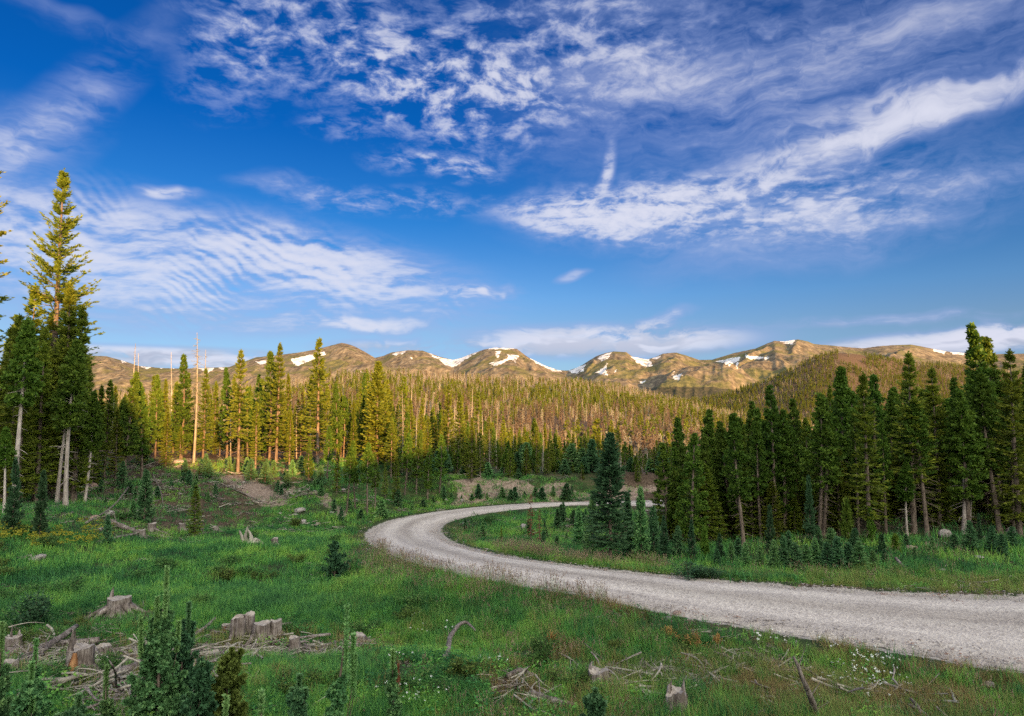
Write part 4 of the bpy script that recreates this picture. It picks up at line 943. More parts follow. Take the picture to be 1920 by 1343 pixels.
for px, pyb, pyt, lb, k, wf in [
 (270, 978, 882, 'dark bushy spruce at the foot of the left bank', 'young', .75), (365, 1008, 908, 'dark narrow young spruce alone in the left meadow', 'spruce', 1.3), (74, 1012, 884, 'bluish young spruce under the tallest left spruce', 'blue', .55), (22, 1000, 862, 'pale young spruce at the left edge under the wood', 'blue', .5),
 (200, 1022, 965, 'dark sapling in front of the yellow flowers', 'young', .7), (346, 905, 862, 'bushy spruce on the crest of the bank below the golden row', 'young', .9), (385, 895, 850, 'dark spruce on the crest by the bare soil', 'young', .8), (228, 915, 865, 'dark young spruce by the pale boulder', 'young', .8),
 (470, 902, 860, 'bushy spruce above the bare soil slope', 'young', 1.0), (497, 906, 866, 'second bushy spruce above the bare soil slope', 'young', 1.1), (548, 895, 862, 'low dark spruce under the golden twins', 'young', 1.0), (600, 910, 873, 'low dark spruce left of the slim shaded pines', 'young', 1.1),
 (872, 1000, 972, 'small conifer inside the road bend', 'young', 1.0), (905, 1012, 978, 'dark conifer bush inside the road bend', 'young', 1.1), (940, 1018, 985, 'thin sapling inside the road bend', 'spruce', 1.0), (990, 1005, 975, 'low green conifer behind the reddish sapling', 'young', 1.1)]:
    base(k, rr.randrange(3), px, pyb, pyt, lb, wf=wf, cat='sapling')
base('rusty', 0, 995, 1018, 926, 'reddish dead sapling inside the road bend', wf=1.25, cat='sapling'); base('rusty', 1, 1012, 1018, 955, 'smaller reddish dead sapling beside the other', wf=1.3, cat='sapling')
CB = 'small conifers on the soil bank beyond the road'
for px, pyb, h in [(832,938,22),(846,945,26),(862,943,16),(880,944,20),(900,942,24),(918,945,14),(935,943,24),(952,946,20),(965,940,18),(985,942,24),(1003,938,20),(1020,940,26),(1040,940,22),(1062,938,26),(815,950,20),(790,957,24),(770,962,20),(745,958,28),(1075,936,24),(715,975,26),(672,985,30),(640,985,26),(655,960,30),(620,965,24)]:
    base('young', rr.randrange(3), px+rr.uniform(-7, 7), pyb-rr.uniform(0, 12), pyb-h*rr.uniform(.6, 1.3)-6, 'small dark conifer bush on the bare bank beyond the road', wf=rr.uniform(.8, 1.8), group=CB, cat='sapling')
IB = 'low conifers in the wet hollow inside the bend'
for i in range(22):
    px = rr.uniform(1010, 1110); pyb = rr.uniform(968, 1035)
    base('young', rr.randrange(3), px, pyb, pyb-rr.uniform(18, 42), 'low conifer bush between the road bend and the lone spruce', wf=rr.uniform(.8, 1.3), group=IB, cat='sapling')
UB = 'young conifers scattered below the left bank'
for i in range(46):
    px = rr.uniform(150, 700); pyb = rr.uniform(872, 945)+(30 if px < 260 else 0); x, y, g = at(px, pyb)
    if 420 < px < 520 and 895 < pyb < 950: continue
    if road_dist(x, y)[0] < 2: continue
    base('young', rr.randrange(3), px, pyb, pyb-rr.uniform(12, 34), 'young conifer bush scattered over the cleared left bank', wf=rr.uniform(.8, 1.3), group=UB, cat='sapling')

# the inner trees of the woods, behind the ones that can be told apart
order = sorted({(q[0], q[1] % sum(1 for z_ in protos if z_[0] == q[0])) for q in deep}); temps = []
for k in order:
    P = protos[k]; temps.append(template('inner_tree_%02d' % len(temps), P[1], P[2]))
ix = np.array([order.index((q[0], q[1] % sum(1 for z_ in protos if z_[0] == q[0]))) for q in deep])
A_ = np.array([q[2:] for q in deep], float); hs_ = A_[:, 3]/12; wv_ = hs_*A_[:, 4]*np.where(A_[:, 3] > 7, 1, (7/A_[:, 3])**.35)
scatter('inner_forest', A_[:, :3]-[0, 0, .05], np.random.default_rng(3).uniform(0, 6.28, len(A_)), np.stack([wv_, wv_, hs_], -1), temps, 'deeper ranks of conifers filling the woods behind the front trees', tilt=.01, idx=ix)

# ------------------------------------------------------------ near saplings with needle-covered shoots
def shoot_needles(r, P0, P1, k, nl, nw, tip=0):
    """needles all round straight shoots P0->P1"""
    n = len(P0); s = r.uniform(0, 1, (n, k)); p = P0[:, None]+(P1-P0)[:, None]*s[..., None]
    d = (P1-P0); d = d/(np.linalg.norm(d, axis=1, keepdims=True)+1e-9)
    a, b = rot_basis(d); th = r.uniform(0, 6.283, (n, k, 1))
    q = (a[:, None]*np.cos(th)+b[:, None]*np.sin(th))*.85 + d[:, None]*r.uniform(.35, .8, (n, k, 1))
    q /= np.linalg.norm(q, axis=-1, keepdims=True)
    l = nl*r.uniform(.7, 1.15, (n, k)); v, f = kites(r, p.reshape(-1, 3), q.reshape(-1, 3), l.ravel(), np.full(n*k, nw))
    return v, f, s.ravel()
def sapling(seed, H, R, nwh=9, leader=.35, leaders=1, bushy=1.0, e0=10, e1=48, needles=46, nl=.062, base=.0, young=.5):
    r = np.random.default_rng(seed)
    zz = np.linspace(-.1, H, 8); path = np.stack([.02*H*np.sin(zz*2+seed), .015*H*np.cos(zz*3), zz], -1)
    T = [tube(path[:7]*[1, 1, 1], (.006+.009*H*np.clip(1-zz/H, .05, 1))[:7], 6)]
    A, B, Y = [], [], []                   # shoots and how fresh they are
    top0 = H*(1-leader)
    A.append(path[-1]*np.array([1, 1, 0])+[0, 0, top0]); B.append(path[-1]); Y.append(1.0)
    for j in range(leaders-1):
        a = r.uniform(0, 6.283); o = np.array([math.cos(a), math.sin(a), 0])*R*r.uniform(.15, .5); z_ = top0*r.uniform(.72, .98)
        A.append(path[-1]*[1, 1, 0]+o+[0, 0, z_]); B.append(A[-1]+[o[0]*.1, o[1]*.1, H*leader*r.uniform(.5, .85)]); Y.append(.9)
        T.append(tube([A[-1]*[.3, .3, .6], A[-1]*[.8, .8, .85], A[-1]], [.007, .006, .004], 5))
    for w in range(nwh):
        z = base*H+(top0-base*H)*(w+.5)/nwh; t = z/top0
        for j in range(int(5*bushy+r.integers(0, 3))):
            az = r.uniform(0, 6.283); L = R*(1-t*.72)*r.uniform(.6, 1.15)*(.75+.25*math.sin(w*2.1+seed)); e = math.radians(e0+(e1-e0)*t+r.normal(0, 7))
            zb = z+r.normal(0, .02*H)
            cx = np.interp(zb, zz, path[:, 0]); cy = np.interp(zb, zz, path[:, 1])
            def bp(s): return np.array([cx+math.cos(az)*L*s*math.cos(e), cy+math.sin(az)*L*s*math.cos(e), zb+L*s*math.sin(e)+.18*L*s*s])
            pts = [bp(0), bp(.35), bp(.7), bp(1)]
            T.append(tube(pts, [.005+.005*L, .004+.003*L, .003, .002], 4))
            for q0, q1, y_ in ((.2, .5, .1), (.5, .78, .3), (.78, 1.0, young+.2)): A.append(bp(q0)); B.append(bp(q1)); Y.append(y_)
            ns = max(3, int(L/.085*bushy))
            for k in range(ns):
                s_ = r.uniform(.22, .95); sg = 1 if k % 2 else -1; p = bp(s_)
                a2 = az+sg*r.uniform(.5, 1.0); l2 = L*(.42*(1.1-s_)+.10)*r.uniform(.8, 1.2)
                q = p+np.array([math.cos(a2)*l2, math.sin(a2)*l2, l2*r.uniform(-.05, .35)])
                A.append(p); B.append(q); Y.append(.15+young*.5*s_)
                if l2 > .13:
                    for m_ in range(2):
                        a3 = a2+r.choice([-1, 1])*r.uniform(.5, .9); p2 = p+(q-p)*r.uniform(.35, .8); l3 = l2*.5
                        A.append(p2); B.append(p2+np.array([math.cos(a3)*l3, math.sin(a3)*l3, l3*r.uniform(0, .35)])); Y.append(.3+young*.5)
    A = np.array(A, float); B = np.array(B, float); Y = np.array(Y, float)
    v, f, s = shoot_needles(r, A, B, needles, nl, nl*.24)
    # more needles on the long leaders
    m_ = Y >= .9; v2, f2, s2 = shoot_needles(r, A[m_], B[m_], needles*10, nl*.8, nl*.24)
    ti = np.clip(np.repeat(Y, needles)*.55+.12+.22*s+r.normal(0, .08, len(s)), 0, 1); ti2 = np.clip(.8+r.normal(0, .07, len(s2)), 0, 1)
    V, Fc = merge([(v, f), (v2, f2)])
    return merge(T), (V, Fc, np.concatenate([ti, ti2]))
def near_sapling(px, py, y, seed, R, label, mat, name='young_spruce', **kw):
    dx, dy, dz = ray_dir(px, py); x = dx/dy*y; g = gz(x, y); h = EYE+dz/dy*y-g
    o = tree_object(name, sapling(seed, h, R, **kw), [M_BARK, mat]); o.location = (x, y, g-.03); return tag(o, label, 'sapling')
near_sapling(312, 1058, 9.6, 1, .60, 'largest foreground sapling with pale leader shoots, at the bottom left', M_SAP, nwh=17, leader=.24, leaders=6, bushy=1.7, young=.35, base=.03)
near_sapling(352, 1128, 10.3, 2, .55, 'bluish sapling tucked behind the largest foreground sapling', M_FIR, nwh=13, leader=.2, leaders=5, bushy=1.4)
near_sapling(643, 1130, 8.9, 3, .36, 'slim sapling with one very long green leader, bottom centre left', M_SAP, nwh=10, leader=.40, leaders=3, bushy=1.4)
near_sapling(432, 1212, 10.2, 4, .52, 'yellow-green bushy conifer right of the largest sapling', M_YSAP, nwh=13, leader=.08, bushy=1.6, young=.9)
near_sapling(375, 1240, 9.3, 5, .50, 'dark dense conifer bush between the large sapling and the yellow-green one', M_FIR, nwh=12, leader=.06, bushy=1.6, young=.2)
near_sapling(1113, 1288, 10.2, 6, .42, 'dark round conifer bush at the bottom right of centre', M_FIR, nwh=9, leader=.1, bushy=1.6, young=.4)
near_sapling(8, 1165, 9.4, 7, .50, 'sapling at the left edge with an upright leader', M_SAP, nwh=8, leader=.25, leaders=2)
near_sapling(62, 1240, 8.8, 8, .50, 'low green sapling in the bottom left corner', M_SAP, nwh=11, leader=.15, leaders=3, bushy=1.6)
near_sapling(150, 1300, 8.6, 9, .55, 'dense dark sapling on the bottom edge left of the largest sapling', M_FIR, nwh=11, leader=.12, leaders=3, bushy=1.7)
near_sapling(560, 1262, 9.2, 10, .38, 'round green sapling left of the slim one', M_FIR, nwh=10, leader=.12, leaders=3, bushy=1.7, young=.6)
near_sapling(420, 1300, 7.9, 11, .30, 'pale upright shoots of a sapling cut by the bottom edge', M_SAP, nwh=5, leader=.5, leaders=5)
near_sapling(488, 1290, 8.0, 12, .25, 'single pale leader shoot rising from the bottom edge', M_SAP, nwh=4, leader=.5, leaders=2)
near_sapling(70, 1195, 11.5, 13, .30, 'thin sapling with a pale leader behind the low green one', M_SAP, nwh=6, leader=.35)
near_sapling(205, 1245, 9.9, 14, .34, 'small bright sapling in front of the rotten stump', M_SAP, nwh=6, leader=.3, young=.8)
near_sapling(740, 1215, 11.5, 15, .26, 'small dark sapling standing in the grass by the driftwood', M_SAP, nwh=6, leader=.25, leaders=1)
near_sapling(630, 1014, 25, 16, .62, 'dark bushy conifer at the outer edge of the road bend', M_FIR, nwh=10, leader=.05, bushy=1.5, young=.2, nl=.06)

# ------------------------------------------------------------ leafy shrubs
def shrub(seed, H, R, n=900, leaf=.045, mat=None, stems=14):
    r = np.random.default_rng(seed)
    T = []; P = []
    for i in range(stems):
        az = r.uniform(0, 6.283); rr_ = R*r.uniform(.2, 1); tip = np.array([math.cos(az)*rr_, math.sin(az)*rr_, H*r.uniform(.6, 1)*(1-.35*(rr_/R)**2)])
        b0 = tip*np.array([.15, .15, 0]); md = (b0+tip)/2+[0, 0, .12*H]; pts = np.array([b0, md, tip]); T.append(tube(pts, [.010, .007, .003], 4))
        for k in range(n//stems):
            s = r.uniform(.25, 1); P.append((1-s)**2*b0+2*s*(1-s)*md+s*s*tip+r.normal(0, .07*R+.02, 3))
    P = np.array(P); P[:, 2] = np.maximum(P[:, 2], .02); d = r.normal(0, 1, P.shape); d[:, 2] = np.abs(d[:, 2])*.7; d /= np.linalg.norm(d, axis=1, keepdims=True)
    v, f = kites(r, P, d, leaf*r.uniform(.6, 1.3, len(P)), leaf*.32*r.uniform(.7, 1.2, len(P)))
    return merge(T), (v, f, np.clip(r.normal(.45, .22, len(P))+.25*(P[:, 2]/H-.5), 0, 1))
shrub_p = {}
def put_shrub(px, py, h, Rf, label, mat=M_SHRUB, var=0, group=None, name='shrub'):
    x, y, g = at(px, py); k = (mat.name, var)
    if k not in shrub_p:
        o = tree_object(name, shrub(300+var, 1.0, (.8, 1.1, .6)[var], 1500, .085), [M_BARK, mat], 'foliage'); shrub_p[k] = o
    else: o = copy_tree(shrub_p[k])
    for q in ('label', 'group'):
        if q in o: del o[q]
    o.location = (x, y, g-.03); H_ = h*y/F; o.scale = (H_*Rf, H_*Rf, H_); o.rotation_euler[2] = rr.uniform(0, 6); return tag(o, label, 'shrub', group)
put_shrub(1018, 1252, 62, 1.0, 'half-yellow leafy shrub in the grass right of centre', M_SHRUB, 0)
put_shrub(1036, 1225, 42, .5, 'pinkish dry shrub top behind the half-yellow shrub', M_GOLD, 2)
put_shrub(1253, 1204, 30, .9, 'small golden-leaved shrub near the road, left one', M_GOLD, 0); put_shrub(1298, 1218, 32, 1.0, 'golden-leaved shrub middle one of the golden patch', M_GOLD, 1); put_shrub(1345, 1212, 26, .6, 'golden-leaved shrub right one of the golden patch', M_GOLD, 2)
put_shrub(125, 1120, 38, 1.6, 'wide dark leafy shrub in the meadow above the rooty stump', M_SHRUB, 1); put_shrub(60, 1175, 60, 1.2, 'grey-green willow shrub at the left edge of the meadow', M_BLUE, 0)
put_shrub(20, 1130, 34, 1.3, 'low leafy shrub beside the left edge', M_SHRUB, 1); put_shrub(432, 1065, 24, 1.5, 'dark leafy shrub in the meadow below the root snag', M_SHRUB, 0); put_shrub(640, 1075, 30, 1.4, 'shrub below the dark bush at the road bend', M_SHRUB, 1)
put_shrub(490, 1085, 20, 1.8, 'flat bright shrub in the middle of the meadow', M_YSAP, 1); put_shrub(905, 985, 22, 1.8, 'bright leafy shrub inside the road bend', M_SHRUB, 1)
put_shrub(1290, 1082, 26, 2.2, 'silvery low willow on the right verge', M_BLUE, 1); put_shrub(1330, 1084, 20, 2.0, 'silvery willow right beside the other on the verge', M_BLUE, 0)
for i in range(64):
    px = rr.uniform(-20, 1400); py = rr.choice([rr.uniform(965, 1100), rr.uniform(1100, 1300)]); x, y, g = at(px, py)
    if road_dist(x, y)[0] < 1.2 or (px > 850 and py < 1050): continue
    put_shrub(px, py, rr.uniform(10, 20)*(1+(py-960)/300), rr.uniform(1, 2), 'low leafy shrub growing through the meadow grass', M_SHRUB if rr.random() < .5 else M_YSAP, rr.randrange(3), 'low shrubs in the meadow')
# ------------------------------------------------------------ wood: stumps, logs, sticks
def m_wood(t, b):
    p = objco(t); n = t.noise(t.mapping(p, scale=(22, 22, 2.2)), 1.0, 5, .7, .4); n2 = t.noise(p, 5, 4, .6)
    c = t.ramp(t.m('ADD', t.m('MULTIPLY', n, .65), t.m('MULTIPLY', n2, .35)), [(.38, (.055, .040, .034)), (.5, (.19, .15, .135)), (.64, (.42, .365, .34))])
    t.put(b.inputs['Base Color'], c); bump(t, b, n, 1.0, .02)
M_WOOD = material("weathered_wood", m_wood)
def m_cut(t, b):
    p = objco(t); wv = t.n('ShaderNodeTexWave', wave_type='RINGS', rings_direction='Z'); t.put(wv.inputs[0], p); wv.inputs['Scale'].default_value = 12; wv.inputs['Distortion'].default_value = 2
    n = t.noise(p, 14, 4, .6)
    c = t.mix(.35, t.ramp(n, [(.35, (.24, .19, .16)), (.65, (.52, .46, .42))]), t.ramp(wv.outputs[1], [(0, (.22, .17, .14)), (1, (.5, .43, .38))]))
    t.put(b.inputs['Base Color'], c); bump(t, b, n, .5, .01)
M_CUT = material("sawn_wood", m_cut)
M_ROT = material("rotten_orange_wood", m_bark((.08, .03, .015), (.22, .095, .04), (.46, .25, .12)))
def stump_geo(seed, R, H, jag=.12, k=26, flare=.35):
    r = np.random.default_rng(seed); an = np.arange(k)*2*math.pi/k
    lobes = 1+.10*np.sin(an*3+seed)+.06*np.sin(an*5+seed*2)+r.normal(0, .025, k)
    hs_ = [-.15, 0, .15, .4, .7, 1.0]; V = []
    for h in hs_:
        f_ = 1+flare*math.exp(-max(h, 0)*5)*(1+.5*np.sin(an*4+seed)); ht = h*H*(1+(jag*(.55*np.sin(an*2+seed)+r.normal(0, .16, k)) if h > .6 else 0))
        V.append(np.stack([np.cos(an)*R*lobes*f_, np.sin(an)*R*lobes*f_, ht+np.zeros(k)], -1))
    V = np.array(V); n = len(hs_); i = np.arange(n-1)[:, None]*k+np.arange(k)[None]; j = np.arange(n-1)[:, None]*k+(np.arange(k)+1)[None] % k
    side = np.stack([i, j, j+k, i+k], -1).reshape(-1, 4)
    ring = V[-1]; inner = ring*np.array([.6, .6, 1])-[0, 0, .02]+np.stack([np.zeros(k), np.zeros(k), r.normal(0, .012, k)], -1); c = ring.mean(0)*[0, 0, 1]-[0, 0, .03]
    CV = np.vstack([ring+[0, 0, .002], inner, c[None]]); a = np.arange(k); b = (a+1) % k
    f1 = np.stack([a, b, b+k, a+k], -1); f2 = np.stack([a+k, b+k, np.full(k, 2*k), np.full(k, 2*k)], -1)[:, :3]
    return (V.reshape(-1, 3), side), (CV, [f1, f2])
def stump(px, py, wpx, hpx, seed, label, roots=3, jag=.12, rot=False, spikes=0, rootH=1.0):
    x, y, g = at(px, py); R = wpx/2*y/F; H = hpx*y/F; r = np.random.default_rng(seed)
    o = empty('tree_stump', (x, y, g), 0, label, 'stump')
    (v, f), (cv, cf) = stump_geo(seed, R*.85, H, jag); mesh_obj('bark', v, f, M_WOOD, o, smooth=False); mesh_obj('cut_face', cv, cf, M_CUT, o)
    for i in range(roots):
        a = i*6.283/roots+r.uniform(-.5, .5); L = R*r.uniform(1.3, 2.4)
        pts = [(math.cos(a+s*.3)*(R*.7+L*s), math.sin(a+s*.3)*(R*.7+L*s), H*.32*rootH*(1-s)**2-.03*s+ .03*math.sin(s*6+i)) for s in np.linspace(0, 1, 6)]
        v, f = tube(pts, R*np.array([.30, .24, .18, .13, .09, .03]), 6, .1, r); mesh_obj('root', v, f, M_WOOD, o)
    for i in range(spikes):
        a = r.uniform(0, 6.283); q = R*.7; p0 = (math.cos(a)*q, math.sin(a)*q, H*.8)
        v, f = tube([p0, (p0[0]*.95, p0[1]*.95, H*1.25), (p0[0]*.9+.02, p0[1]*.9, H*r.uniform(1.4, 1.8))], R*np.array([.22, .14, .02]), 5, .1, r); mesh_obj('splinter', v, f, M_WOOD, o)
    if rot:
        # sunken rotten heartwood showing through the split front
        pts = [(-.05*R, -R*.80, -.02), (0, -R*.90, H*.45), (.10*R, -R*.86, H*.93)]
        v, f = tube(pts, [R*.34, R*.28, R*.12], 8, .12, r); mesh_obj('rotten_heart', v, f, M_ROT, o)
    return o
for a in [(222,1152,44,30,1,'grey stump with a mass of dry roots in the meadow',9,.1,False,1,1.6), (150,1262,52,46,2,'big broken stump with orange rot at the lower left',4,.12,True,2), (194,1243,32,30,3,'smooth sawn stump right beside the big rotten one',2),
 (448,1196,30,36,4,'left one of the two tall grey stumps joined together',3), (464,1193,26,38,5,'right one of the two tall grey stumps joined together',2), (489,1200,34,30,6,'broad grey stump right of the joined pair',3), (516,1195,22,30,7,'narrow sawn stump at the right end of the stump group',2),
 (424,1187,18,15,8,'little stump with a fresh orange face left of the joined pair',1,.1,True), (552,1227,22,30,9,'small stump standing on spread roots',6,.1,False,0,1.4), (399,1238,28,14,10,'low wide stump partly hidden by the largest sapling',2),
 (515,1024,14,14,11,'tiny brown stump right of the root snag',2), (284,996,16,14,12,'upper small stump by the fallen wood on the left',2), (265,1008,14,14,13,'lower small stump by the fallen wood on the left',2), (341,994,13,12,14,'small round stump left of the dark narrow spruce',2),
 (1122,1284,42,26,15,'rough mossy stump behind the dark round bush',4,.2,False,1), (672,1207,36,14,16,'low rotten stump in the grass under the slim sapling',3,.3), (1270,1335,44,34,17,'gnarled grey stump cut by the bottom edge',5,.3,False,3),
 (1205,1256,22,12,18,'broken low stump above the brush litter',3,.3,False,2), (22,1222,30,26,19,'splintered stump at the left edge behind the logs',2,.15,False,2), (20,1262,26,22,20,'short stump at the left edge in front of the logs',2,.2), (404,995,10,8,21,'tiny stump on the meadow slope',1), (875,1166,16,8,22,'small grey stump below the grassy road edge',2,.3)]:
    stump(*a)
def polyline(pts, hgt, rad, seed, name, label, cat, mat=M_WOOD, k=8, wob=.08, extra=0, grp=None):
    """a log, stick or branch through photo points, hgt = height of each point above the ground"""
    r = np.random.default_rng(seed); W = []
    for (px, py), h in zip(pts, hgt):
        if isinstance(h, tuple): y = h[0]; dx, dy, dz = ray_dir(px, py); W.append((dx/dy*y, y, EYE+dz/dy*y))
        else: x, y, g = at(px, py); W.append((x, y, g+h))
    W = np.array(W, float); o0 = W.mean(0); W = W-o0
    if len(W) > 2: W = catmull(W, 5)
    else: W = np.array([W[0]*(1-s)+W[1]*s for s in np.linspace(0, 1, 8)])
    n = len(W); R = np.interp(np.linspace(0, 1, n), np.linspace(0, 1, len(rad)), rad); W = W+r.normal(0, R.mean()*.12, W.shape)
    v, f = tube(W, R, k, wob, r)
    c0 = len(v); v = np.vstack([v, W[0], W[-1]]); a = np.arange(k); b = (a+1) % k
    t1 = np.stack([b, a, np.full(k, c0)], -1); t2 = np.stack([a+(n-1)*k, b+(n-1)*k, np.full(k, c0+1)], -1)
    F4 = [f]
    if extra:
        s_ = r.uniform(.2, .9, extra)*(n-1); P0 = np.array([W[int(q)] for q in s_]); d = r.normal(0, 1, (extra, 3)); d[:, 2] = np.abs(d[:, 2]); d /= np.linalg.norm(d, axis=1, keepdims=True)
        pv, pf = prisms(P0, P0+d*(R.mean()*r.uniform(3, 8, extra))[:, None], np.full(extra, R.mean()*.3), np.full(extra, R.mean()*.1), 4); F4 = [np.concatenate([f, pf+len(v)])]; v = np.vstack([v, pv])
    o = mesh_obj(name, v, F4+[t1, t2], mat); o.location = o0; return tag(o, label, cat, grp)
def logs(lst):
    for i, (pts, hgt, rad, name, label, cat, ex) in enumerate(lst): polyline(pts, hgt, rad, 500+i, name, label, cat, extra=ex)
logs([([(-10,1275),(60,1240),(142,1206)], (.1,.12,.42), (.10,.085,.05), 'log', 'long split grey log slanting up over the left stumps', 'log', 4),
 ([(15,1232),(110,1216),(185,1208)], (.1,.1,.1), (.11,.09,.08), 'log', 'pale weathered log lying behind the slanting one', 'log', 3),
 ([(172,1284),(225,1270),(280,1252)], (.06,.1,.14), (.05,.085,.09), 'log', 'tapered grey log pointing at the largest sapling', 'log', 2),
 ([(100,1290),(150,1280),(165,1262)], (.05,.12,.2), (.03,.03,.02), 'branch', 'thin curved branch in front of the rotten stump', 'branch', 3),
 ([(218,1292),(216,1260),(205,1238)], (.02,(11.0,),(10.9,)), (.022,.016,.008), 'branch', 'pale forked twig standing by the tapered log', 'branch', 2),
 ([(200,980),(235,995),(262,1003)], (.15,.15,.1), (.14,.12,.08), 'log', 'pale bent log at the foot of the left wood', 'log', 3), ([(214,1012),(240,1008),(264,1008)], (.06,.1,.3), (.07,.08,.04), 'log', 'bleached forked log just below the bent one', 'log', 3),
 ([(160,985),(210,960),(240,930)], (.1,.3,.6), (.06,.05,.03), 'branch', 'dead limb leaning among the left saplings', 'branch', 6), ([(500,1190),(530,1176),(560,1166)], (.03,.03,.04), (.02,.02,.01), 'branch', 'thin stick lying behind the stump group', 'branch', 3),
 ([(362,1196),(385,1184),(404,1172)], (.06,.1,.2), (.05,.05,.03), 'log', 'short grey log right of the largest sapling', 'log', 1),
 ([(795,1240),(822,1240),(836,1243),(846,1222),(870,1207),(892,1216)], (.04,.08,.12,.38,.52,.42), (.012,.03,.065,.055,.04,.012), 'driftwood_branch', 'bleached crooked branch rearing out of the grass', 'branch', 2),
 ([(995,1305),(1030,1318),(1075,1332)], (.05,.06,.05), (.04,.06,.07), 'log', 'dark curved log left of the dark round bush', 'log', 3), ([(950,1272),(975,1264),(1000,1270)], (.04,.06,.04), (.05,.05,.04), 'log', 'dark rotten log half sunk in the grass', 'log', 5),
 ([(1535,1350),(1515,1295),(1488,1231)], (0.0,(11.5,),(11.45,)), (.052,.045,.018), 'broken_trunk', 'thin weathered dead trunk leaning left by the bottom edge', 'dead trunk', 5),
 ([(1770,1338),(1820,1330),(1862,1342)], (.04,.06,.03), (.05,.06,.05), 'log', 'dark log lying at the bottom right edge', 'log', 2), ([(1278,1292),(1320,1280),(1352,1262)], (.04,.08,.12), (.02,.025,.015), 'branch', 'grey stick across the brush litter', 'branch', 5),
 ([(1180,1254),(1215,1262),(1250,1258)], (.06,.1,.06), (.04,.04,.03), 'branch', 'tangled grey branch by the broken low stump', 'branch', 8), ([(1680,1058),(1690,1064),(1698,1070)], (.2,.1,.03), (.05,.05,.03), 'branch', 'short grey stick leaning on the right verge', 'branch', 0),
 ([(60,1048),(40,1050),(25,1049)], (.1,.06,.02), (.10,.09,.06), 'log', 'low pale log left of the meadow boulder', 'log', 0), ([(1410,1345),(1440,1340),(1470,1344)], (.03,.05,.02), (.04,.05,.03), 'log', 'pale wood fragment on the bottom edge', 'log', 2),
 ([(405,905),(450,925),(500,948)], (.1,.1,.1), (.05,.05,.03), 'branch', 'fallen pole lying across the bare soil slope', 'branch', 5), ([(285,905),(300,930),(306,950)], (.6,.4,.1), (.05,.04,.02), 'branch', 'grey dead stick leaning at the wood edge', 'branch', 4)])
# root snag in the meadow
x, y, g = at(466, 1022); o = empty('root_snag', (x, y, g), 0, 'twisted pale root snag standing in the meadow', 'stump'); r = np.random.default_rng(77); sc = y/F
for i, pts in enumerate([[(0,0,0),(-6,0,14),(-2,0,34)],[(2,0,0),(4,0,16),(-4,0,30)],[(-8,0,0),(-12,0,14),(-18,0,26)],[(4,2,0),(12,0,10),(26,0,4)],[(0,-3,2),(14,-4,6),(30,-3,1)],[(-4,4,0),(-14,4,5),(-20,3,0)]]):
    P = catmull(np.array(pts, float)*sc, 5); v, f = tube(P, np.interp(np.linspace(0, 1, len(P)), [0, 1], [5.5*sc, 1.2*sc]), 6, .12, r); mesh_obj('root', v, f, M_SNAG, o)
# orange-red dead seed stalk
def stalk():
    x, y, g = at(746, 1318); r = np.random.default_rng(5); h = 68*y/F
    o = empty('dock_plant', (x, y, g), 0, 'rust-red dry dock stalk standing in the foreground grass', 'plant')
    v, f = tube([(0, 0, 0), (.01, 0, h*.5), (0, 0, h)], [.008, .007, .003], 5); mesh_obj('stem', v, f, M_RUST, o, attrs={'tint': ('FACE', 'FLOAT', np.full(len(f), .4))})
    n = 900; z = r.uniform(.25, 1, n)*h; a = r.uniform(0, 6.28, n); w = (.055*(1-z/h)+.02)*np.abs(np.sin(z/h*18))**.4
    p = np.stack([np.cos(a)*w*r.uniform(0, 1, n), np.sin(a)*w*r.uniform(0, 1, n), z], -1); d = r.normal(0, 1, (n, 3)); d /= np.linalg.norm(d, axis=1, keepdims=True)
    v, f = kites(r, p, d, np.full(n, .02), np.full(n, .007)); mesh_obj('seed_head', v, f, M_RUST, o, attrs={'tint': ('FACE', 'FLOAT', r.uniform(.1, .6, n))})
stalk()
# ------------------------------------------------------------ rocks
def m_rock(t, b):
    p = objco(t); r = t.n('ShaderNodeObjectInfo').outputs['Random']; n = t.noise(p, 3, 6, .65); n2 = t.noise(p, 16, 4, .6)
    c = t.ramp(t.m('ADD', t.m('MULTIPLY', n, .6), t.m('MULTIPLY', n2, .4)), [(.34, (.16, .125, .11)), (.5, (.38, .33, .31)), (.66, (.60, .55, .52))])
    c = t.mix(t.ss(r, .7, .9), c, t.ramp(n, [(.3, (.26, .15, .12)), (.7, (.52, .37, .31))]))
    t.put(b.inputs['Base Color'], c); bump(t, b, t.m('ADD', n, n2), .8, .05)
M_ROCK = material("lichen_rock", m_rock)
import bmesh
def rock_mesh(seed, sub=3):
    bm = bmesh.new(); bmesh.ops.create_icosphere(bm, subdivisions=sub, radius=1.0); r = np.random.default_rng(seed)
    V = np.array([v.co[:] for v in bm.verts])
    for _ in range(7):   # break faces off
        d = r.normal(0, 1, 3); d /= np.linalg.norm(d); lim = r.uniform(.55, .85); k = V@d; V = V-np.clip(k-lim, 0, None)[:, None]*d
    V = V*(1+.08*fbm(V[:, 0]*2+seed, V[:, 1]*2+V[:, 2]*1.7, 3, seed))[:, None]
    for v, c in zip(bm.verts, V): v.co = c
    me = bpy.data.meshes.new('rock'); bm.to_mesh(me); bm.free(); me.materials.append(M_ROCK); return me
RM = [rock_mesh(i) for i in range(6)]
def rock(px, py, w, hr, label, var, group=None, name='boulder'):
    x, y, g = at(px, py); s = w/2*y/F; o = bpy.data.objects.new(name, RM[var % 6]); scene.collection.objects.link(o)
    o.location = (x, y, g+s*hr*.35); o.scale = (s, s*.8, s*hr); o.rotation_euler = (rr.uniform(-.2, .2), rr.uniform(-.2, .2), rr.uniform(0, 6.28) if hr < .9 else 0); return tag(o, label, 'rock', group)
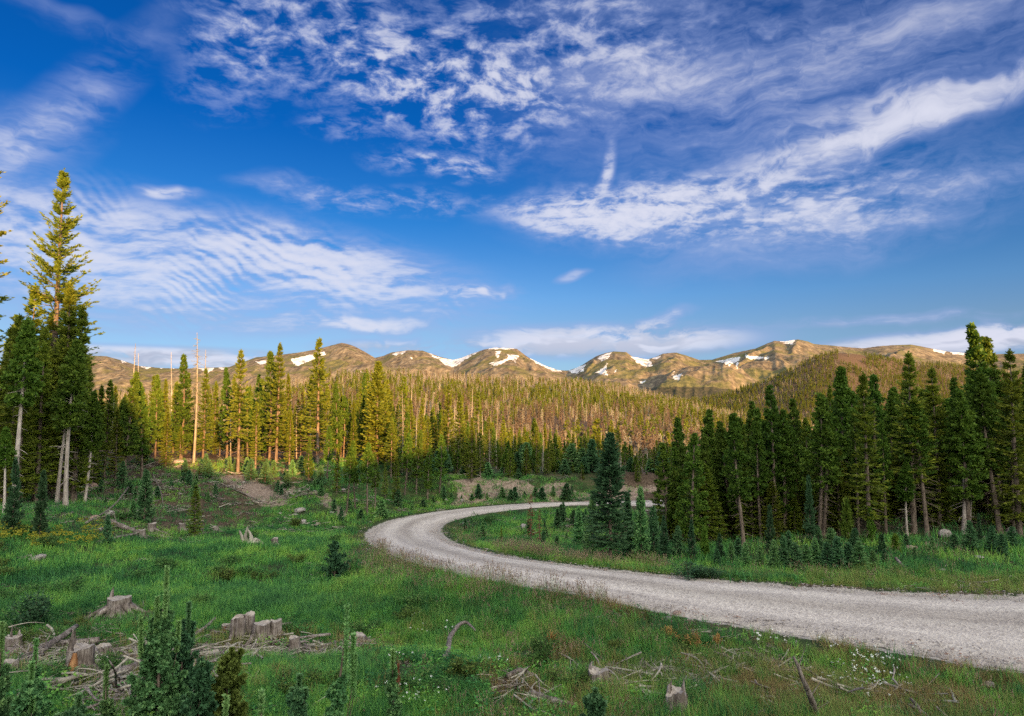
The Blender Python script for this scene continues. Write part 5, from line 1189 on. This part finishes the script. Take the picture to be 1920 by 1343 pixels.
for i, a in enumerate([(70,1050,30,.6,'smooth grey boulder alone in the left meadow'), (205,966,26,.55,'flat pale boulder below the left bank'), (172,917,24,.8,'pale lumpy boulder at the right foot of the left wood'), (177,975,20,.8,'brownish rock beside the flat pale boulder'),
 (562,960,26,.5,'widest white rock at the foot of the bare soil slope'), (553,968,12,.6,'small white rock under the widest white one'), (566,982,16,1.0,'upright white rock in the meadow edge'), (596,985,14,.6,'white rock nearest the road bend'), (645,920,14,.5,'white rock between the slim shaded pines'), (666,940,16,.5,'grey rock beside the slim pine with pale trunk'), (624,962,14,.5,'reddish rock left of the road bend'),
 (525,965,12,.5,'small grey rock on the soil slope'), (1710,1033,26,.8,'pinkish square boulder on the right verge'), (1772,1007,28,.8,'pale boulder pile top on the right by the dark stand'), (1742,1022,18,.5,'flat pale rock left of the pale boulder pile'), (1897,1000,34,.45,'long pale slab rock at the right edge'), (1788,1036,18,.5,'flat rock below the pale boulder pile'), (1835,1048,22,.4,'flat cream rock on the right grass bank'),
 (1768,1072,16,.7,'grey rock low on the right verge'), (1710,1096,18,.5,'white rock beside the right road edge'), (1562,1048,12,.8,'round grey rock among the young conifers'), (1895,1022,18,.5,'small slab below the long pale slab'), (1252,1161,18,.6,'rounded rock at the near edge of the road'), (1268,1153,26,.35,'flat stone behind the rounded roadside rock'), (982,992,22,.8,'white boulder inside the road bend'), (870,983,10,.6,'small white rock near the inner road edge'),
 (852,992,8,.7,'tiny white stone on the inner verge'), (1440,1244,16,.7,'tan rock in the near grass by the litter'), (1855,1288,26,.5,'grey flat rock in the bottom right grass'), (10,1338,26,.7,'grey rock in the bottom left corner'), (1612,1304,36,.3,'low tan earth-covered rock at the bottom right'), (1285,1322,16,.8,'blue-grey rock beside the gnarled stump'), (1640,1292,16,.5,'small pale rock above the low tan one'), (335,868,20,.5,'pale rock lit at the top of the bank'), (905,1270,10,.6,'small grey stone in the foreground grass'), (1045,1160,8,.6,'small stone under the grassy road edge')]):
    rock(*a, i)
for i in range(70):
    reg = rr.choice([(400, 700, 890, 985), (1500, 1920, 1030, 1110), (1450, 1800, 1240, 1330), (1000, 1240, 925, 960), (300, 520, 875, 930), (830, 960, 915, 945)])
    px = rr.uniform(reg[0], reg[1]); py = rr.uniform(reg[2], reg[3]); x, y, g = at(px, py)
    if road_dist(x, y)[0] < .3: continue
    rock(px, py, rr.uniform(4, 9), rr.uniform(.4, .8), 'small loose stone lying on bare ground', i, 'small stones scattered on bare ground', 'stone')

# ------------------------------------------------------------ grass, flowers, litter
def m_grass(cols, brown=.25, sat=1.0):
    def fn(t, b):
        p = pos(t); n = t.noise(p, .22, 4, .6); n2 = t.noise(p, 1.1, 3, .6); r = t.n('ShaderNodeObjectInfo').outputs['Random']
        hgt = t.attr('tint')
        f_ = t.m('ADD', t.m('ADD', t.m('MULTIPLY', n, .7), t.m('MULTIPLY', n2, .3)), t.m('MULTIPLY', t.m('SUBTRACT', r, .5), .22))
        c = t.ramp(f_, [(.36, cols[0]), (.46, cols[1]), (.54, cols[2]), (.64, cols[3])])
        c = t.mix(t.m('MULTIPLY', t.ss(hgt, .80, 1.0), brown), c, (.34, .25, .13))
        t.put(b.inputs['Base Color'], c); b.inputs['Roughness'].default_value = .6; b.inputs['Specular IOR Level'].default_value = .2
        tr = t.n('ShaderNodeBsdfTranslucent'); t.put(tr.inputs[0], c); mx = t.n('ShaderNodeMixShader'); mx.inputs[0].default_value = .42
        t.nt.links.new(b.outputs[0], mx.inputs[1]); t.nt.links.new(tr.outputs[0], mx.inputs[2]); return mx.outputs[0]
    return fn
M_GRASS = material("meadow_grass", m_grass([(.042,.150,.058), (.090,.290,.080), (.165,.420,.085), (.320,.540,.095)], .12))
M_GRASS2 = material("verge_grass", m_grass([(.080,.200,.040), (.140,.280,.055), (.220,.310,.070), (.330,.320,.110)], .5))
M_DRY = material("dry_grass", m_grass([(.16,.13,.045), (.24,.18,.065), (.34,.25,.10), (.40,.31,.15)], .3))
M_SEED = material("seed_heads", m_grass([(.28,.17,.13), (.34,.21,.16), (.40,.27,.20), (.46,.33,.24)], 0))
def flat_mat(name, c): return material(name, lambda t, b: t.put(b.inputs['Base Color'], (*c, 1)))
M_YEL = flat_mat("yellow_petals", (.30, .28, .03)); M_WHT = flat_mat("white_petals", (.75, .75, .72))
def clump(seed, n, H, spread, w, droop=.5, mat=None, name='tuft', head=0):
    r = np.random.default_rng(seed); V = []; Fq = []; TI = []; MI = []; o_ = 0
    b0 = np.stack([r.normal(0, spread, n), r.normal(0, spread, n), np.full(n, -.02)], -1); az = r.uniform(0, 6.283, n); h = H*r.uniform(.45, 1.1, n); dr = droop*r.uniform(.2, 1.2, n)*h
    dirv = np.stack([np.cos(az), np.sin(az), np.zeros(n)], -1); sd = np.stack([-np.sin(az), np.cos(az), np.zeros(n)], -1)
    ss_ = [0, .35, .7, 1.0]; ring = []
    for s in ss_:
        c = b0+dirv*(dr*s*s)[:, None]+np.array([0, 0, 1.])*(h*(s-.25*(dr/h)*s*s))[:, None]; wd = w*(1-s**1.5)*.5+.0004
        ring.append(np.stack([c-sd*wd, c+sd*wd], 1))
    R_ = np.stack(ring, 1).reshape(n, 8, 3); V = R_.reshape(-1, 3); base_ = np.arange(n)[:, None]*8
    F_ = np.concatenate([base_+np.array([[2*i, 2*i+1, 2*i+3, 2*i+2]]) for i in range(3)], 0); ti = np.concatenate([np.full(n, q) for q in (.2, .5, .9)])
    mi = np.zeros(len(F_))
    if head:
        m_ = min(head, n); tip = R_[:m_, 6:8].mean(1); k = 9
        p = np.repeat(tip, k, 0)-np.array([0, 0, 1.])*r.uniform(0, .11, m_*k)[:, None]; d = r.normal(0, .5, (m_*k, 3)); d[:, 2] = 1; d /= np.linalg.norm(d, axis=1, keepdims=True)
        v2, f2 = kites(r, p, d, np.full(m_*k, .028), np.full(m_*k, .006)); F_ = np.concatenate([F_, f2+len(V)]); V = np.vstack([V, v2]); ti = np.concatenate([ti, np.full(m_*k, .5)]); mi = np.concatenate([mi, np.ones(m_*k)])
    o = mesh_obj(name, V, F_, mat if isinstance(mat, list) else [mat], attrs={'tint': ('FACE', 'FLOAT', ti)}, fmat=mi); scene.collection.objects.unlink(o); return o
r = np.random.default_rng(21)
def sample(n, y0, y1, p=0.0, half=.79, x0=None, x1=None):
    u = r.uniform(0, 1, n); y = (y0**(1+p)+u*(y1**(1+p)-y0**(1+p)))**(1/(1+p)); x = (r.uniform(-half, half, n) if x0 is None else r.uniform(x0, x1, n))*y; return x, y
def patch(x, y, s=2.5, seed=0): return .5+.5*fbm(x/s, y/s, 3, seed)*1.6
bare_near = lambda x, y: debris(x, y)
def grass(name, n, y0, y1, p, dens, temps, size, label, seed, vary=.35):
    x, y = sample(n, y0, y1, p); rd_ = road_dist(x, y); keep = (r.uniform(0, 1, n) < dens(x, y, rd_)); x = x[keep]; y = y[keep]; rd_ = rd_[keep]
    s_ = size(x, y, rd_)*r.uniform(1-vary, 1+vary, len(x)); z = ground(x, y)
    return scatter(name, np.stack([x, y, z], -1), r.uniform(0, 6.283, len(x)), np.stack([s_*.95+.1, s_*.95+.1, s_], -1), temps, label, tilt=.12, seed=seed)
g_m = [clump(1+i, 30, .34, .085, .009, .6, M_GRASS, 'meadow_tuft') for i in range(4)]
g_f = [clump(11+i, 30, .34, .20, .020, .7, M_GRASS, 'far_meadow_tuft') for i in range(4)]
g_v = [clump(21+i, 26, .38, .08, .008, .5, [M_GRASS2, M_SEED], 'verge_tuft', 0) for i in range(4)]
g_vf = [clump(26+i, 26, .36, .16, .018, .5, [M_GRASS2, M_SEED], 'far_verge_tuft', 0) for i in range(3)]
g_s = [clump(31+i, 12, .58, .07, .004, .35, [M_GRASS2, M_SEED], 'seeding_tuft', 9) for i in range(3)]
g_d = [clump(41+i, 30, .26, .09, .008, .8, M_DRY, 'dry_tuft') for i in range(3)]
woods = lambda x, y: np.clip(ss(-14.5, -18, x)*ss(30, 36, y)+ss(27.5, 30, y)*ss(8.5, 11, x)+ss(58, 64, y), 0, 1)
def d_mead(x, y, q):
    left = ss(.4, 2.2, q)*(1-woods(x, y)*.55)
    sl = np.clip(soil_slope(x, y)*1.6, 0, 1)
    return left*(1-.93*debris(x, y))*(1-.8*sl)*ss(.12, .45, patch(x, y, 2.0, 3)+.15)*np.where((x > 9) & (y > 15), .35, 1)*np.where((x > 2) & (y < 15), .55, 1)
grass('meadow_grass', 46000, 8.2, 24, .45, d_mead, g_m, lambda x, y, q: (.42+.42*patch(x, y, 3, 8)+.35*ss(17, 22, y)*(x < 0)+.35*ss(-5, -1, x)*ss(5, 2, q))*(1-.45*np.clip(debris(x, y-.7), 0, 1)), 'lush green grass of the clearing', 1)
grass('far_meadow_grass', 30000, 22, 62, .5, d_mead, g_f, lambda x, y, q: .6+.5*patch(x, y, 5, 8), 'green grass of the farther meadow and the hollow inside the bend', 2)
grass('verge_grass', 16000, 8.5, 24, .3, lambda x, y, q: np.clip(ss(.15, .6, q)*ss(5, 1.5, q)+ .12*bare_near(x, y)+.7*ss(0, 4, x)*ss(18, 14, y)*ss(.3, 1, q), 0, 1)*ss(.25, .5, patch(x, y, 1.2, 13)), g_v, lambda x, y, q: .45+.5*ss(.3, 2.2, q), 'olive tufted grass along the near road edge', 3)
grass('far_verge_grass', 9000, 20, 60, .3, lambda x, y, q: ss(-.05, .5, q)*ss(3.5, 1.5, q)*ss(.2, .5, patch(x, y, 1.5, 14)), g_vf, lambda x, y, q: .4+.45*ss(.2, 1.5, q), 'grass lining the far verges of the road', 4)
def d_seed(x, y, q):
    pxl = 960+F*x/y
    edge_ = ss(.1, .5, q)*ss(2.6, 1.2, q)*ss(640, 720, pxl)*ss(1160, 1080, pxl)*(y < 30)
    inner = ss(.2, .7, q)*ss(3.2, 2, q)*ss(820, 850, pxl)*(pxl < 1250)*(y > 24)*.6
    return np.clip(edge_+inner*(patch(x, y, 1.5, 5) > .4)+.10*(patch(x, y, 1.6, 6) > .55)*ss(.5, 1.5, q)*(1-woods(x, y))*ss(-4, 2, x), 0, 1)
grass('seeding_grass', 26000, 9, 44, .2, d_seed, g_s, lambda x, y, q: .7+.35*patch(x, y, 1.5, 17), 'tall purplish seeding grass fringing the road bend', 5)
grass('dry_grass', 22000, 8.3, 20, .3, lambda x, y, q: ss(.3, .8, q)*np.clip(ss(-1.5, 2.5, x)*ss(15.5, 11.5, y)*ss(.34, .55, patch(x, y, 1.4, 23))+.30*(patch(x, y, 1.2, 27) > .58)*ss(-3, 2, x)+.05, 0, 1), g_d, lambda x, y, q: .6+.6*patch(x, y, 1, 29), 'golden dry grass at the bottom right', 6)
def flowers(seed, mat, n, H, sz, stemmat):
    rf = np.random.default_rng(seed); b = np.stack([rf.normal(0, .10, n), rf.normal(0, .10, n), np.zeros(n)], -1); tp = b+np.stack([rf.normal(0, .03, n), rf.normal(0, .03, n), H*rf.uniform(.7, 1.1, n)], -1)
    pv, pf = prisms(b, tp, np.full(n, .003), np.full(n, .002)); k = 7; q = np.repeat(tp, k, 0)+rf.normal(0, sz*.25, (n*k, 3)); d = rf.normal(0, 1, (n*k, 3)); d[:, 2] = abs(d[:, 2])*.5; d /= np.linalg.norm(d, axis=1, keepdims=True)
    v, f = kites(rf, q, d, np.full(n*k, sz), np.full(n*k, sz*.4)); V, Fq = merge([(pv, pf), (v, f)])
    o = mesh_obj('flower_tuft', V, Fq, [stemmat, mat], fmat=np.concatenate([np.zeros(len(pf)), np.ones(len(f))]), attrs={'tint': ('FACE', 'FLOAT', np.full(len(Fq), .4))}); scene.collection.objects.unlink(o); return o
yf = [flowers(i, M_YEL, 14, .34, .04, M_GRASS) for i in (1, 2)]; wf_ = [flowers(i, M_WHT, 5, .22, .03, M_GRASS) for i in (3, 4)]
def brush(seed, n=7):
    rf = np.random.default_rng(seed); T = []
    for i in range(n):
        a = rf.uniform(0, 6.28); L = rf.uniform(.25, .85); c = np.array([rf.normal(0, .22), rf.normal(0, .22), rf.uniform(.02, .12)]); d = np.array([math.cos(a), math.sin(a), rf.normal(0, .15)]); pd = np.array([-d[1], d[0], rf.uniform(-.2, .6)])
        pts = np.array([c+d*L*(s-.5)+pd*L*.10*math.sin(s*3+i) for s in np.linspace(0, 1, 5)]); r0 = rf.uniform(.008, .032); T.append(tube(pts, r0*np.array([1, .9, .75, .55, .3]), 5, .12, rf))
    v, f = merge(T); o = mesh_obj('brush', v, f, [M_SNAG if seed % 3 else M_WOOD]); scene.collection.objects.unlink(o); return o
grass('brush_litter', 5200, 8.5, 30, .1, lambda x, y, q: ss(.3, .8, q)*np.clip(debris(x, y)*1.1-.25, 0, 1)**1.5*np.where(y > 18.5, .15, 1), [brush(i) for i in range(6)], lambda x, y, q: .55+.5*patch(x, y, 1, 3), 'grey broken branches and logging slash on bare ground', 15, vary=.5)
P = []
for i in range(80):
    px = rr.uniform(-10, 215); py = 1020-px*.03+rr.gauss(0, 9) if rr.random() < .75 else rr.uniform(985, 1030)
    if px < 60 and rr.random() < .4: py = rr.uniform(990, 1005)
    x, y, g = hit(px, py, ground, 20, 60); P.append((x, y, g))
P = np.array(P); n = len(P); scatter('yellow_wildflowers', P, r.uniform(0, 6.28, n), np.repeat(r.uniform(.7, 1.3, (n, 1)), 3, 1), yf, 'band of yellow wildflowers below the left wood', seed=8)
P = [at(rr.uniform(1560, 1720), rr.uniform(1225, 1300), 20) for i in range(14)]+[at(rr.uniform(1400, 1900), rr.uniform(1200, 1330), 20) for i in range(12)]+[at(rr.uniform(700, 1000), rr.uniform(1150, 1330), 20) for i in range(12)]
P = np.array(P); n = len(P); scatter('white_wildflowers', P, r.uniform(0, 6.28, n), np.repeat(r.uniform(.6, 1.2, (n, 1)), 3, 1), wf_, 'small white wildflowers in the near right grass', seed=9)
# forbs
def forb(seed, n=26, H=.28, leaf=.07):
    rf = np.random.default_rng(seed); p = np.stack([rf.normal(0, .10, n), rf.normal(0, .10, n), rf.uniform(.03, H, n)], -1); d = rf.normal(0, 1, (n, 3)); d[:, 2] = .35; d /= np.linalg.norm(d, axis=1, keepdims=True)
    v, f = kites(rf, p, d, leaf*rf.uniform(.7, 1.4, n), np.full(n, leaf*.28)); o = mesh_obj('weed', v, f, [M_GRASS], attrs={'tint': ('FACE', 'FLOAT', np.full(len(f), .3))}); scene.collection.objects.unlink(o); return o
grass('broadleaf_weeds', 9000, 8.5, 30, .2, lambda x, y, q: ss(.3, 1.0, q)*(1-woods(x, y))*ss(.35, .6, patch(x, y, 1.6, 33))*(1-.8*debris(x, y)), [forb(i) for i in range(4)], lambda x, y, q: .35+.5*patch(x, y, 2, 9), 'broad-leaved weeds mixed in the grass', 10)
# sticks, bark and pebbles
def twigs(seed, n=9):
    rf = np.random.default_rng(seed); a = rf.uniform(0, 6.28, n); L = rf.uniform(.08, .32, n); c = np.stack([rf.normal(0, .16, n), rf.normal(0, .16, n), rf.uniform(.005, .05, n)], -1); d = np.stack([np.cos(a), np.sin(a), rf.normal(0, .18, n)], -1)
    v, f = prisms(c-d*L[:, None]/2, c+d*L[:, None]/2, rf.uniform(.004, .014, n), rf.uniform(.002, .008, n), 4); o = mesh_obj('twig_litter', v, f, [M_SNAG if seed % 2 else M_WOOD]); scene.collection.objects.unlink(o); return o
grass('stick_litter', 9000, 8.5, 62, .2, lambda x, y, q: ss(.4, 1.2, q)*np.clip(bare_near(x, y)*1.0+.10*ss(-12, -15, x)*ss(38, 44, y)+.06+.10*woods(x, y), 0, 1), [twigs(i) for i in range(5)], lambda x, y, q: 1+ss(25, 50, y)*1.6, 'broken sticks and logging litter on the ground', 11)
peb = []
for i in range(3):
    bm = bmesh.new(); rf = np.random.default_rng(i)
    for k in range(7):
        g_ = bmesh.ops.create_icosphere(bm, subdivisions=1, radius=rf.uniform(.012, .035)); o3 = rf.normal(0, .16, 3)
        for v in g_['verts']: v.co = (v.co.x*1.2+o3[0], v.co.y+o3[1], v.co.z*.6+.008)
    me = bpy.data.meshes.new('pebble'); bm.to_mesh(me); bm.free(); me.materials.append(M_ROCK); peb.append(bpy.data.objects.new('pebble', me))
x, y = sample(16000, 9, 45, .1); q = road_dist(x, y); k = r.uniform(0, 1, len(x)) < np.clip(.10*(q < 0)+.8*ss(-.9, -.1, q)*ss(1.2, .2, q)+.25*ss(4, 6, q)*ss(13, 8, q)*(x > 12), 0, 1)
x = x[k]; y = y[k]; q = q[k]; z = np.where(q < 0, road_flat(y)+.035, ground(x, y)); n = len(x)
scatter('roadside_gravel', np.stack([x, y, z], -1), r.uniform(0, 6.28, n), np.repeat(r.uniform(.4, 1.1, (n, 1)), 3, 1), peb, 'loose pebbles along both edges of the gravel road', seed=12)
